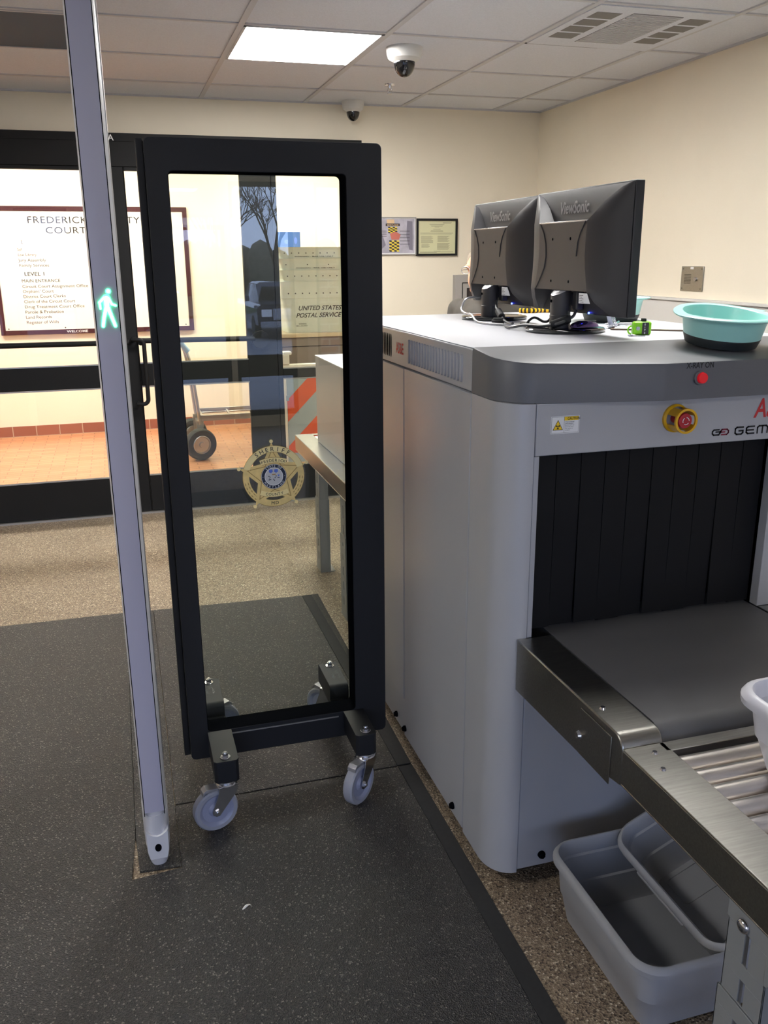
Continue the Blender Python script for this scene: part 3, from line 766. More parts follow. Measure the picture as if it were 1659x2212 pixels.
for k in range(3):
    t0 = k * 2 * PI / 3
    v = []
    for i in range(9):
        t = t0 + 1.5 * i / 8
        v += [(ex + r * math.cos(t), YF - 0.0432, ez + r * math.sin(t)) for r in (0.0072, 0.0088)]
    ar.add(v, [(2 * i, 2 * i + 1, 2 * i + 3, 2 * i + 2) for i in range(8)])
ar.build('arrow_marks', white_l, es, smooth=False)
# caution label
cx0, cx1, cz0, cz1 = 0.884, 0.953, 1.172, 1.211
y_ = YF - 0.0006
q = lambda b_, x0, x1, z0, z1, m, d=0: b_.add([(x0, y_ - d, z0), (x1, y_ - d, z0), (x1, y_ - d, z1), (x0, y_ - d, z1)], [(0, 1, 2, 3)], m)
l = MB(); q(l, cx0, cx1, cz0, cz1, 0); q(l, cx0 + 0.0015, cx1 - 0.0015, cz0 + 0.0015, cz1 - 0.0015, 1, 0.0001); q(l, cx0 + 0.002, cx1 - 0.002, cz0 + 0.002, cz1 - 0.002, 0, 0.0002)
q(l, cx0 + 0.0325, cx1 - 0.002, cz1 - 0.0105, cz1 - 0.002, 2, 0.0003)
q(l, cx0 + 0.0318, cx0 + 0.0324, cz0 + 0.002, cz1 - 0.002, 1, 0.0003)
l.text('CAUTION', (cx0 + 0.0395, y_ - 0.0005, cz1 - 0.0088), (1, 0, 0), (0, 0, 1), 0.0052, 1, 0.02, squash=0.92)
tx = cx0 + 0.017
l.add([(tx - 0.0125, y_ - 0.0003, cz0 + 0.008), (tx + 0.0125, y_ - 0.0003, cz0 + 0.008), (tx, y_ - 0.0003, cz0 + 0.031)], [(0, 1, 2)], 1)
l.add([(tx - 0.0105, y_ - 0.0004, cz0 + 0.0092), (tx + 0.0105, y_ - 0.0004, cz0 + 0.0092), (tx, y_ - 0.0004, cz0 + 0.0285)], [(0, 1, 2)], 2)
for k in range(3):
    t = PI / 6 + k * 2 * PI / 3
    l.add([(tx + r * math.cos(t + d), y_ - 0.0005, cz0 + 0.0155 + r * math.sin(t + d)) for r, d in ((0.0012, -0.5), (0.0058, -0.5), (0.0058, 0.5), (0.0012, 0.5))], [(0, 1, 2, 3)], 1)
l.add([(tx + 0.0012 * math.cos(a), y_ - 0.0006, cz0 + 0.0155 + 0.0012 * math.sin(a)) for a in [i * 0.785 for i in range(8)]], [tuple(range(8))], 1)
for i, s_ in enumerate(('X-Rays produced', 'when energized.', 'Do not insert any', 'part of the body', 'when system is', 'energized.')):
    l.text(s_, (cx0 + 0.034, y_ - 0.0005, cz1 - 0.0145 - i * 0.0036), (1, 0, 0), (0, 0, 1), 0.0022, 1, 0.01 if i < 2 else 0)
l.build('caution_label', [white_l, ink_m, yel_label], sc, smooth=False)
lg = MB()
lg.text('AS&E', (1.412, y_, 1.179), (1, 0, 0), (0, 0, 1), 0.044, 0, 0.02, squash=0.78, italic=0.15)
lg.build('logo_lettering', red_m, sc, smooth=False)
lg = MB()
def arcpath(pts, w, m):
    for a, b_ in zip(pts[:-1], pts[1:]):
        a = Vector(a); b_ = Vector(b_); d = (b_ - a).normalized(); nn = Vector((-d.y, d.x)) * w / 2; e_ = d * w * 0.45
        lg.add([(p.x, y_, p.y) for p in (a - nn - e_, b_ - nn + e_, b_ + nn + e_, a + nn - e_)], [(0, 1, 2, 3)], m)
# linked G G mark
gx0, gz0 = 1.301, 1.1495
arcpath([(gx0 + .018, gz0 + .0055), (gx0 + .004, gz0 + .0055), (gx0 + .0005, gz0 + .002), (gx0 + .0005, gz0 - .003), (gx0 + .004, gz0 - .0065), (gx0 + .018, gz0 - .0065), (gx0 + .021, gz0 - .003), (gx0 + .021, gz0 + .0005), (gx0 + .010, gz0 + .0005)], .0036, 0)
arcpath([(gx0 + .026, gz0 - .0065), (gx0 + .040, gz0 - .0065), (gx0 + .044, gz0 - .003), (gx0 + .044, gz0 + .002), (gx0 + .040, gz0 + .0055), (gx0 + .026, gz0 + .0055), (gx0 + .0235, gz0 + .002), (gx0 + .0235, gz0 - .0005), (gx0 + .034, gz0 - .0005)], .0036, 1)
L = {'G': [[(1, 1), (.2, 1), (0, .8), (0, .2), (.2, 0), (.8, 0), (1, .2), (1, .5), (.5, .5)]], 'E': [[(1, 1), (.2, 1), (0, .8), (0, .2), (.2, 0), (1, 0)], [(0, .5), (.9, .5)]],
     'M': [[(0, 0), (0, .8), (.2, 1), (1.1, 1), (1.3, .8), (1.3, 0)], [(.65, 1), (.65, 0)]], 'I': [[(0, 0), (0, 1)]], 'N': [[(0, 0), (0, .8), (.2, 1), (.8, 1), (1, .8), (1, 0)]]}
cxx = 1.364
for ch in 'GEMINI':
    for st_ in L[ch]: arcpath([(cxx + .0215 * u, 1.1410 + .0165 * v) for u, v in st_], .0040, 0)
    cxx += {'M': 0.037, 'I': 0.0105}.get(ch, 0.031)
lg.build('model_lettering', [ink_m, mat('maroon_ink', (140, 36, 58), 0.5)], sc, smooth=False)
# base bolts
bb = [((X0, 2.474, 0.085), (-1, 0, 0)), ((X0, 2.384, 0.08), (-1, 0, 0)), ((X0, 1.955, 0.078), (-1, 0, 0)), ((0.915, YF + 0.002, 0.082), (0, -1, 0))]
for p, d in bb:
    p = Vector(p); d = Vector(d)
    MB().cyl(p, p + d * 0.006, 0.010, n=16).cyl(p + d * 0.006, p + d * 0.011, 0.0075, n=6).build('base_bolt', gap_m, sc)

# entry belt with its stainless guards (part of the scanner)
bm = MB()
pr = [(YF + 0.12, TZ0), (1.285, TZ0)] + [(1.285 - 0.045 * math.sin(t), TZ0 - 0.045 + 0.045 * math.cos(t)) for t in [PI * i / 12 for i in range(1, 13)]] + [(YF + 0.12, TZ0 - 0.09)]
bm.prism(pr, 'x', 0.914, 1.484)
bm.build('belt', belt_m, sc, bevel=0)
def guard(xa, xb, xin):
    gmb = MB()
    top = TZ0 + 0.002
    pr = [(YF - 0.0, top)] + [(1.262, top)] + [(1.262 - 0.030 * math.sin(t), top - 0.030 + 0.030 * math.cos(t)) for t in [PI / 2 * i / 8 for i in range(1, 9)]] + [(1.232, 0.594), (1.36, 0.572), (YF, 0.562)]
    gmb.prism(pr, 'x', xa, xb)
    return gmb.build('belt_guard', steel_m, sc, bevel=0.003)
gd = guard(0.823, 0.910, 0)
guard(1.488, 1.560, 0)
MB().box(0.8205, 0.823, 1.268, 1.385, 0.575, 0.677).build('guard_plate', steel_m, gd, bevel=0.001)
def screw(par, p, d, r=0.006):
    p = Vector(p); d = Vector(d)
    MB().cyl(p, p + d * r * 0.55, r, r * 0.7, n=16).build('screw', chrome_m, par)
screw(gd, (0.8205, 1.385, 0.615), (-1, 0, 0), 0.010)
screw(gd, (0.846, 1.345, TZ0 + 0.002), (0, 0, 1), 0.007)

# ------------------------------------------------------------------ roller tables
def gusset_leg(t, x, y0, y1, ztop, sgn, dark=False):
    b = MB()
    zs = 0.385
    # upper perforated angle: web facing sgn*x, slots cut as real openings
    def web(za, zb, holes, xo, ya, yb):
        ys = (ya + yb) / 2; hw = 0.0065
        cuts = sorted({za, zb} | {h for hh in holes for h in hh})
        for a, c in zip(cuts[:-1], cuts[1:]):
            if any(h0 <= a + 1e-6 and c <= h1 + 1e-6 for h0, h1 in holes):
                b.box(xo, xo + 0.003, ya, ys - hw, a, c).box(xo, xo + 0.003, ys + hw, yb, a, c)
            else: b.box(xo, xo + 0.003, ya, yb, a, c)
    web(zs - 0.02, ztop, [(0.387, 0.432), (0.461, 0.520)], x, y0, y1)
    b.box(x, x + sgn * 0.045, y0, y0 + 0.003, zs - 0.02, ztop)
    b.box(x, x + sgn * 0.045, y1 - 0.003, y1, zs - 0.02, ztop)
    b.build('leg', legp_m, t, bevel=0.0008)
    b = MB(); xo = x - 0.0035 if sgn > 0 else x + 0.0035
    web(0.004, zs, [(0.06, 0.10), (0.13, 0.17), (0.20, 0.24), (0.27, 0.30), (0.335, 0.352)], xo, y0 - 0.004, y1 + 0.004)
    b.box(xo, xo + sgn * 0.052, y0 - 0.004, y0 - 0.001, 0.004, zs); b.box(xo, xo + sgn * 0.052, y1 + 0.001, y1 + 0.004, 0.004, zs)
    b.box(xo, xo + sgn * 0.075, y0 - 0.004, y1 + 0.02, 0.0, 0.005)
    b.build('leg', legp_m, t, bevel=0.0008)
def roller_table(name, label, xa, xb, ya, yb, zt, legs, skip_end=None, pitch=0.0475, lw=0.085):
    t = thing(name, label, 'conveyor', ((xa + xb) / 2, (ya + yb) / 2, 0))
    for x0, x1 in ((xa, xa + lw), (xb - lw, xb)):
        c = MB().box(x0, x1, ya, yb, zt - 0.0035, zt)
        xo = x0 if x0 == xa else x1 - 0.0035
        c.box(xo, xo + 0.0035, ya, yb, zt - 0.072, zt - 0.0035)
        c.box(x0 if x0 == xa else x1 - 0.03, x0 + 0.03 if x0 == xa else x1, ya, yb, zt - 0.0755, zt - 0.072)
        side = c.build('side_channel', steel_m, t, bevel=0.0015)
        if x0 == xa and ya < 1.5:
            screw(side, (0.872, 1.203, zt), (0, 0, 1)); screw(side, (0.855, 1.152, zt), (0, 0, 1))
    MB().box(xa + lw - 0.01, xb - lw + 0.01, yb - 0.028, yb, zt - 0.003, zt).build('end_strip', steel_m, t, bevel=0.001)
    y = yb - 0.050
    k = 0
    while y > ya + 0.03 and k < 40:
        r = MB().cyl((xa + lw - 0.004, y, zt - 0.024), (xb - lw + 0.004, y, zt - 0.024), 0.0195, n=24)
        r.cyl((xa + lw - 0.02, y, zt - 0.024), (xb - lw + 0.02, y, zt - 0.024), 0.005, n=8)
        r.build('roller', steel2_m, t)
        y -= pitch; k += 1
    for x, y0, y1, zz, sg in legs: gusset_leg(t, x, y0, y1, zz, sg)
    MB().box(xa + 0.03, xb - 0.03, ya + 0.1, ya + 0.14, zt - 0.12, zt - 0.08).build('cross_brace', legp_m, t)
    return t
rt = roller_table('roller_conveyor', 'stainless roller table with perforated grey legs in front of the scanner', 0.823, 1.560, 0.33, 1.231, 0.672,
                  [(0.862, 0.865, 0.958, 0.602, 1), (1.50, 0.865, 0.958, 0.602, -1), (0.862, 0.37, 0.463, 0.602, 1), (1.50, 0.37, 0.463, 0.602, -1)])
g = MB().prism([(0.958, 0.598), (0.958, 0.525), (0.866, 0.525), (0.866, 0.47), (0.858, 0.47), (0.82, 0.545), (0.80, 0.598)], 'x', 0.8585, 0.8615)
gs = g.build('gusset', legp_m, rt, bevel=0.001)
MB().lathe([(0.001, 0), (0.0125, 0), (0.0125, 0.002), (0.0105, 0.006), (0.006, 0.0085), (0.001, 0.009)], (0, 0, 0), 24).build('bolt', chrome_m, gs, local=True)
for o in gs.children: o.location = Vector((0.858, 0.918, 0.536)) - org(gs); o.rotation_euler = (0, -PI / 2, 0)

roller_table('roller_conveyor', 'exit roller table behind the glass barrier, beyond the scanner', 0.79, 1.50, 3.10, 4.19, 0.705,
             [(0.885, 4.10, 4.185, 0.632, 1), (0.858, 3.46, 3.55, 0.632, 1), (1.44, 4.10, 4.185, 0.632, -1), (1.44, 3.46, 3.55, 0.632, -1)])
eh = thing('exit_hood', 'square pale steel tunnel hood over the exit end of the scanner', 'machine hood', (1.18, 3.5, 0.7))
b = MB().box(0.862, 0.866, 3.055, 3.995, 0.7075, 1.108).box(1.466, 1.47, 3.055, 3.995, 0.7075, 1.108)
b.build('side_panel', mach_m, eh, bevel=0.001)
MB().box(0.86, 1.472, 3.055, 3.998, 1.108, 1.113).build('top_panel', machtop_m, eh, bevel=0.001)
MB().box(0.866, 1.466, 3.975, 3.982, 0.72, 1.108).build('curtain', lead_m, eh)

# ================================================================== GREY TUBS
def tub(name, label, L_, W_, H_, T, m, inner_m=None, group=None, flare=0.035, rim=0.022, thick=0.004, detail=True):
    """open plastic tub, local origin at the bottom left front corner; T = world matrix"""
    t = thing(name, label, 'tub', (0, 0, 0), group)
    t.matrix_world = T; t.location = T.translation; t.rotation_euler = T.to_euler()
    f = flare
    def loop(e, z, r, xo=0): return [(x, y, z) for x, y in rr(f - e, L_ - f + e, f - e, W_ - f + e, r, 7)]
    b = MB()
    lo = [loop(-0.012, 0, 0.028), loop(-0.002, 0.004, 0.034), loop(f * 0.35, H_ * 0.42, 0.042), loop(f * 0.35 + 0.003, H_ * 0.44, 0.044),
          loop(f * 0.60, H_ * 0.80, 0.048), loop(f * 0.60 + 0.004, H_ * 0.82, 0.05), loop(f * 0.62 + 0.004, H_ - rim, 0.052),
          loop(f, H_ - rim, 0.062), loop(f + 0.001, H_ - rim * 0.5, 0.063), loop(f - 0.003, H_ - 0.004, 0.061), loop(f - 0.009, H_, 0.056),
          loop(f * 0.62 + 0.002, H_, 0.052), loop(f * 0.55, H_ - 0.006, 0.046), loop(f * 0.50, H_ * 0.80, 0.044), loop(f * 0.38, H_ * 0.775, 0.042), loop(f * 0.20, H_ * 0.42, 0.038), loop(f * 0.04, H_ * 0.405, 0.036),
          loop(-0.008, 0.012, 0.026), loop(-0.014, thick, 0.022)]
    b.loft(lo, cap0=True, cap1=True)
    b.build('shell', m, t, local=True)
    if detail:
        z = thick
        for x0, x1, y0, y1 in ((0.07, 0.17, 0.06, 0.15), (0.07, 0.17, W_ - 0.15, W_ - 0.06), (0.24, 0.32, 0.07, 0.15), (0.24, 0.32, W_ - 0.15, W_ - 0.07)):
            O = rr(x0, x1, y0, y1, 0.012, 4); I = rr(x0 + 0.005, x1 - 0.005, y0 + 0.005, y1 - 0.005, 0.008, 4)
            e = MB().loft([[(x, y, z) for x, y in O], [(x, y, z + 0.002) for x, y in O], [(x, y, z + 0.002) for x, y in I], [(x, y, z) for x, y in I]])
            e.build('floor_rib', m, t, local=True)
        for x in (-0.003, L_ - 0.012):
            hnd = MB().prism([(W_ / 2 - 0.09, H_ - 0.024), (W_ / 2 - 0.085, H_ - 0.032), (W_ / 2 + 0.085, H_ - 0.032), (W_ / 2 + 0.09, H_ - 0.024)], 'x', x, x + 0.015)
            hnd.build('handle_lip', m, t, bevel=0.002, local=True)
    return t
T1 = Matrix.Translation((0.876, 1.176, 0.002))
tub('bus_tub', 'lower grey plastic tub standing on the floor beside the scanner', 0.54, 0.43, 0.185, T1, tub_m, detail=False)
T2 = Matrix.Translation((1.115, 1.178, 0.024)) @ Matrix.Rotation(-0.43, 4, 'Y') 
tub('bus_tub', 'tilted grey plastic tub resting inside and over the lower tub', 0.54, 0.42, 0.175, T2, tub_m)
T3 = Matrix.Translation((0.975, 0.700, 0.6725))
tub('bus_tub', 'pale lavender plastic tub on the roller table at the right edge', 0.48, 0.46, 0.15, T3, tub2_m, detail=False, flare=0.045)

# ================================================================== MONITORS
def monitor(loc, label):
    t = thing('computer_monitor', label, 'monitor', loc, 'monitors on the scanner')
    H = lambda z: z   # z local above the machine top
    x0 = 0.030        # rear edge of bezel
    zb, ztp, hw = 0.050, 0.376, 0.262
    MB().box(x0, x0 + 0.024, -hw, hw, zb, ztp).build('bezel', blk_plastic, t, bevel=0.003, local=True)
    MB().box(x0 + 0.024, x0 + 0.0246, -hw + 0.018, hw - 0.018, zb + 0.022, ztp - 0.018).build('screen', blk_gloss, t, local=True, smooth=False)
    def P(y, z, d): return (x0 - d, y, z)
    s = MB(); D = 0.055
    cz = [0.112, 0.14, 0.17, 0.20, 0.235, 0.262, 0.288]
    cy = [0.150, 0.142, 0.134, 0.130, 0.130, 0.132, 0.136]
    for sg in (-1, 1):
        # outer edge -> crest, curving
        e = []
        zs = [zb + 0.004, 0.085] + cz + [0.33, 0.362, ztp - 0.004]
        ys = [0.200, 0.168] + cy + [0.175, 0.220, 0.248]
        ds = [0.014, 0.042] + [D] * 7 + [0.034, 0.014, 0.004]
        fr = [0, 0.15, 0.45, 0.8, 1.0]
        dd = [0, 0.30, 0.66, 0.93, 1.0]
        loops = [[P(sg * ((hw - 0.003) * (1 - a) + y * a), z, 0.002 + (d - 0.002) * c) for z, y, d in zip(zs, ys, ds)] for a, c in zip(fr, dd)]
        if sg > 0: loops = loops[::-1]
        s.loft(loops, closed=False)
        # inner wall of the upper recess
        up = [(0.288, 0.136, D), (0.33, 0.175, 0.034), (0.362, 0.220, 0.014), (ztp - 0.004, 0.248, 0.004)]
        lw_ = [(0.288, 0.118, 0.016), (0.33, 0.160, 0.011), (0.362, 0.208, 0.006), (ztp - 0.004, 0.244, 0.003)]
        A = [P(sg * y, z, d) for z, y, d in up]; B_ = [P(sg * y, z, d) for z, y, d in lw_]
        s.loft([A, B_] if sg > 0 else [B_, A], closed=False)
        # lower recess wall
        A = [P(sg * 0.150, 0.112, D), P(sg * 0.168, 0.085, 0.042), P(sg * 0.200, zb + 0.004, 0.014)]
        B_ = [P(sg * 0.138, 0.112, 0.004), P(sg * 0.158, 0.085, 0.003), P(sg * 0.196, zb + 0.004, 0.002)]
        s.loft([B_, A] if sg > 0 else [A, B_], closed=False)
    # block face (slightly crowned), recess face, lower recess face
    def face(rows):
        s.loft([[P(-y + 2 * y * i / 8, z, d) for i in range(9)] for z, y, d in rows], closed=False)
    face([(z, y, D) for z, y in zip(cz, cy)])
    face([(0.288, 0.136, D), (0.291, 0.118, 0.016)])
    face([(0.288, 0.118, 0.016), (0.33, 0.160, 0.011), (0.362, 0.208, 0.006), (ztp - 0.004, 0.244, 0.003)])
    face([(0.112, 0.138, 0.003), (0.112, 0.150, D)])
    face([(zb + 0.004, 0.196, 0.002), (0.085, 0.158, 0.003), (0.112, 0.138, 0.004)])
    sh = s.build('rear_shell', blk_plastic, t, local=True)
    for sg in (-1, 1):
        r = MB()
        path = [P(sg * y, z, D + 0.0006) for z, y in ((0.287, 0.128), (0.262, 0.104), (0.235, 0.090), (0.20, 0.086), (0.17, 0.094), (0.14, 0.118), (0.113, 0.142))]
        if sg < 0: path = path[:4]
        r.tube(path, 0.0016, 6)
        r.build('contour_ridge', blk_plastic, sh, local=True)
    MB().box(x0 - D - 0.001, x0 - D + 0.003, -0.134, 0.134, 0.286, 0.290).build('lit_edge_strip', silver_pl, sh, local=True, bevel=0.0008)  # silver strip paints the light catching the block's top edge
    MB().text('ViewSonic', P(0.092, 0.312, 0.0160), (0, -1, 0), Vector((0.10, 0, 1)).normalized(), 0.031, 0, 0.022, squash=0.86).build('lettering', lgrey_ink, sh, local=True, smooth=False)
    v = MB()
    for y in (-0.05, 0.05):
        for z in (0.135, 0.245): v.cyl(P(y, z, D + 0.0004), P(y, z, D - 0.002), 0.0038, n=12)
    v.build('mounting_holes', gap_m, sh, local=True)
    # label sticker on the side slope
    a = Vector(P(-0.098, 0.080, 0.064)); 
    st_ = MB()
    st_.add([P(-0.118, 0.082, 0.0585), P(-0.158, 0.082, 0.0475), P(-0.158, 0.108, 0.0575), P(-0.118, 0.108, 0.0590)], [(0, 1, 2, 3)], 0)
    for k in range(5):
        z = 0.103 - k * 0.0042
        st_.add([P(-0.121, z - 0.0012, 0.0594), P(-0.121 - (0.014 if k % 2 else 0.020), z - 0.0012, 0.0590 - 0.0005 * k), P(-0.121 - (0.014 if k % 2 else 0.020), z, 0.0592 - 0.0004 * k), P(-0.121, z, 0.0594)], [(0, 1, 2, 3)], 1)
    st_.build('label_sticker', [white_l, greyink_m], sh, local=True, smooth=False)
    # connector plugs
    MB().box(x0 - 0.028, x0 - 0.006, -0.052, -0.026, 0.060, 0.112).build('cable_plug', blk_plastic, sh, local=True, bevel=0.004)
    MB().box(x0 - 0.026, x0 - 0.008, 0.055, 0.075, 0.070, 0.112).build('cable_plug', blk_plastic, sh, local=True, bevel=0.004)
    # stand: neck and round glossy base
    nk = MB()
    l = []
    for k, z in enumerate((0.010, 0.045, 0.046, 0.095)):
        rx, ry = (0.027, 0.034) if k < 2 else (0.026, 0.033)
        l.append([(rx * math.cos(t) - 0.018, ry * math.sin(t), z) for t in [2 * PI * i / 32 for i in range(32)]])
    l.append([(0.026 * math.cos(t) - 0.018, 0.033 * math.sin(t), 0.108 + 0.55 * (0.026 * math.cos(t)) + 0.004) for t in [2 * PI * i / 32 for i in range(32)]])
    nk.loft(l, cap0=True)
    neck = nk.build('stand_neck', blk_plastic, t, local=True)
    tp = MB(); tp.loft([[(0.026 * math.cos(t) - 0.018, 0.033 * math.sin(t), 0.112 + 0.55 * 0.026 * math.cos(t)) for t in [2 * PI * i / 32 for i in range(32)]],
                        [(0.024 * math.cos(t) - 0.018, 0.031 * math.sin(t), 0.114 + 0.55 * 0.026 * math.cos(t)) for t in [2 * PI * i / 32 for i in range(32)]]], cap1=True)
    tp.build('neck_cap', silver_pl, neck, local=True)
    MB().box(-0.01, x0, -0.025, 0.025, 0.070, 0.105).build('hinge', blk_plastic, neck, local=True, bevel=0.003)
    MB().cyl((-0.0455, 0.004, 0.083), (-0.043, 0.004, 0.083), 0.0042, n=10).build('lock_hole', gap_m, neck, local=True)
    MB().lathe([(0.001, 0.0005), (0.104, 0.0005), (0.108, 0.003), (0.109, 0.008), (0.106, 0.011), (0.098, 0.0125), (0.001, 0.0135)], (0, 0, 0), 64).build('stand_base', blk_gloss, t, local=True)
    MB().ball((x0 - 0.004, -0.078, 0.0535), 0.0028).build('power_led', bled_m, t, local=True)
    return t
m1 = monitor((1.186, 2.209, ZT), 'nearer black computer monitor seen from behind, right of the pair')
m2 = copy_tree(m1); m2.location = (1.206, 2.742, ZT)
m2['label'] = 'farther black computer monitor seen from behind, left of the pair'

# ------------------------------------------------------------------ things on top of the scanner
def spline(pts, n=8):
    P = [Vector(p) for p in pts]; P = [P[0] * 2 - P[1]] + P + [P[-1] * 2 - P[-2]]; out = []
    for i in range(1, len(P) - 2):
        for k in range(n):
            t = k / n; a, b, c, d = P[i - 1], P[i], P[i + 1], P[i + 2]
            out.append(0.5 * ((2 * b) + (c - a) * t + (2 * a - 5 * b + 4 * c - d) * t * t + (3 * b - a - 3 * c + d) * t ** 3))
    out.append(P[-2]); return out
zt0 = ZT
def cable(pts, r, label, m=cable_m, ferrite=None):
    b = MB().tube(spline(pts), r, 10)
    c = pts[len(pts) // 2]
    t = thing('cable', label, 'cable', pts[-1])
    b.build('cord', m, t)
    if ferrite:
        a, c = Vector(ferrite[0]), Vector(ferrite[1]); d = (c - a).normalized()
        MB().cyl(a, a + d * 0.004, 0.008, 0.011, n=20).cyl(a + d * 0.004, c - d * 0.004, 0.011, n=20).cyl(c - d * 0.004, c, 0.011, 0.008, n=20).build('ferrite', rubber_m, t)
    return t
cable([(1.195, 2.170, zt0 + 0.060), (1.176, 2.150, zt0 + 0.045), (1.150, 2.145, zt0 + 0.034), (1.128, 2.150, zt0 + 0.026), (1.108, 2.20, zt0 + 0.0175), (1.094, 2.27, zt0 + 0.016), (1.075, 2.33, zt0 + 0.006), (1.10, 2.42, zt0 + 0.005)],
      0.0042, 'grey video cable looping over the nearer monitor base', ferrite=((1.166, 2.146, zt0 + 0.039), (1.118, 2.165, zt0 + 0.022)))
cable([(1.195, 2.707, zt0 + 0.060), (1.178, 2.660, zt0 + 0.040), (1.165, 2.60, zt0 + 0.024), (1.150, 2.54, zt0 + 0.010), (1.13, 2.45, zt0 + 0.006), (1.115, 2.40, zt0 + 0.0115)],
      0.0042, 'dark video cable falling behind the farther monitor base', ferrite=((1.172, 2.635, zt0 + 0.034), (1.158, 2.573, zt0 + 0.018)))
cable([(1.190, 2.815, zt0 + 0.070), (1.130, 2.800, zt0 + 0.066), (1.105, 2.785, zt0 + 0.035), (1.100, 2.740, zt0 + 0.022), (1.098, 2.680, zt0 + 0.021), (1.085, 2.60, zt0 + 0.0045), (1.085, 2.50, zt0 + 0.0045), (1.105, 2.44, zt0 + 0.0045)],
      0.0036, 'shiny grey cable curved around the farther monitor neck', m=silver_pl)
cable([(1.192, 2.275, zt0 + 0.070), (1.178, 2.285, zt0 + 0.030), (1.174, 2.315, zt0 + 0.020), (1.160, 2.345, zt0 + 0.03), (1.145, 2.352, zt0 + 0.022), (1.140, 2.365, zt0 + 0.006), (1.16, 2.44, zt0 + 0.005)],
      0.0036, 'black power cable arching behind the nearer monitor neck', m=rubber_m)
tag(MB().lathe([(0.001, 0), (0.019, 0), (0.020, 0.002), (0.020, 0.010), (0.0165, 0.0115), (0.0165, 0.0155), (0.014, 0.0165), (0.001, 0.0165)], (1.137, 2.555, zt0 + 0.0005), 28).build('round_cap', rubber_m, loc=(1.137, 2.555, zt0)),
    'small black round cap in front of the farther monitor', 'cap')
mo = thing('computer_mouse', 'purple chrome pocket mouse lying on the nearer monitor base', 'mouse', (1.215, 2.155, zt0 + 0.0135), rot=(0, 0, 0.25))
MB().loft([[(x, w * math.cos(t), 0.002 + max(0, hh * math.sin(t)) if math.sin(t) > 0 else 0.002 + 0.002 * math.sin(t)) for t in [2 * PI * i / 20 for i in range(20)]] for x, w, hh in ((-0.046, 0.006, 0.006), (-0.040, 0.014, 0.012), (-0.02, 0.018, 0.017), (0.01, 0.019, 0.017), (0.035, 0.016, 0.012), (0.044, 0.009, 0.006))], cap0=True, cap1=True).build('shell', mouse_m, mo, local=True)
MB().box(0.005, 0.040, -0.003, 0.003, 0.0155, 0.0185).build('scroll_strip', blk_gloss, mo, local=True, bevel=0.001)

def bowl(loc, rot, label):
    t = thing('plastic_bowl', label, 'bowl', loc, 'aqua bowls on the scanner', rot=rot)
    n = 56
    def lp(rx, ry, z, spout=0.0, ear=0.0):
        o = []
        for i in range(n):
            a = 2 * PI * i / n
            e = 1 + ear * max(0, math.cos(a)) ** 14 + spout * max(0, -math.cos(a)) ** 6
            o.append((rx * e * math.cos(a), ry * math.sin(a), z + 0.004 * abs(math.sin(a)) * (1 if z > 0.05 else 0)))
        return o
    MB().loft([lp(.068, .078, 0.001), lp(.078, .090, 0.003), lp(.084, .098, 0.022), lp(.0835, .0975, 0.024)], cap0=True).build('base', bowldk_m, t, local=True)
    b = MB()
    b.loft([lp(.0835, .0975, 0.023), lp(.090, .108, 0.062), lp(.0915, .110, 0.0645), lp(.104, .124, 0.0665, .10, .20), lp(.108, .128, 0.0685, .10, .24), lp(.1085, .1285, 0.071, .10, .24), lp(.105, .125, 0.0735, .08, .2), lp(.094, .113, 0.074, .02, 0), lp(.0905, .109, 0.072), lp(.0885, .107, 0.066),
            lp(.0815, .096, 0.026), lp(.074, .086, 0.008), lp(.06, .07, 0.0055)], cap1=True)
    b.build('shell', bowl_m, t, local=True)
    MB().prism([(0.108, -0.010), (0.134, -0.006), (0.1365, 0), (0.134, 0.006), (0.108, 0.010)], 'z', 0.0705, 0.0745).build('hanging_tab', silver_pl, t, local=True, bevel=0.001)
    return t
bowl((1.378, 1.795, ZT - 0.0045), (0.115, 0, -0.05), 'aqua plastic bowl with dark base on the dark scanner cover')
bowl((1.500, 2.500, ZT + 0.001), (0, 0, 0), 'aqua plastic bowl mostly hidden behind the nearer monitor')

tc_ = thing('tally_counter', 'lime green hand tally counter with black number window', 'counter', (1.318, 2.040, ZT + 0.0005), rot=(0, 0, -0.30))
MB().box(-0.024, 0.024, -0.013, 0.013, 0.0, 0.034).build('body', green_m, tc_, local=True, bevel=0.006, seg=3)
MB().box(-0.0015, 0.0155, -0.0142, -0.0125, 0.002, 0.0325).build('window', blk_plastic, tc_, local=True, bevel=0.0006)
dg = MB()
for k, d_ in enumerate('0170'): dg.text(d_, (0.0035, -0.0146, 0.0245 - k * 0.0072), (1, 0, 0), (0, 0, 1), 0.0050, 0, 0.02)
dg.build('digits', white_l, tc_, local=True, smooth=False)
MB().box(-0.0015, 0.0105, -0.006, 0.006, 0.034, 0.042).build('push_button', rubber_m, tc_, local=True, bevel=0.0015)
MB().cyl((-0.0125, -0.0128, 0.017), (-0.0125, -0.0155, 0.017), 0.005, n=18).build('reset_knob', silver_pl, tc_, local=True)
MB().tube([(-0.026 - 0.009 * math.sin(a), 0.0, 0.012 + 0.010 * math.cos(a)) for a in [PI * i / 10 for i in range(11)]], 0.0022, 8).build('finger_loop', green_m, tc_, local=True)

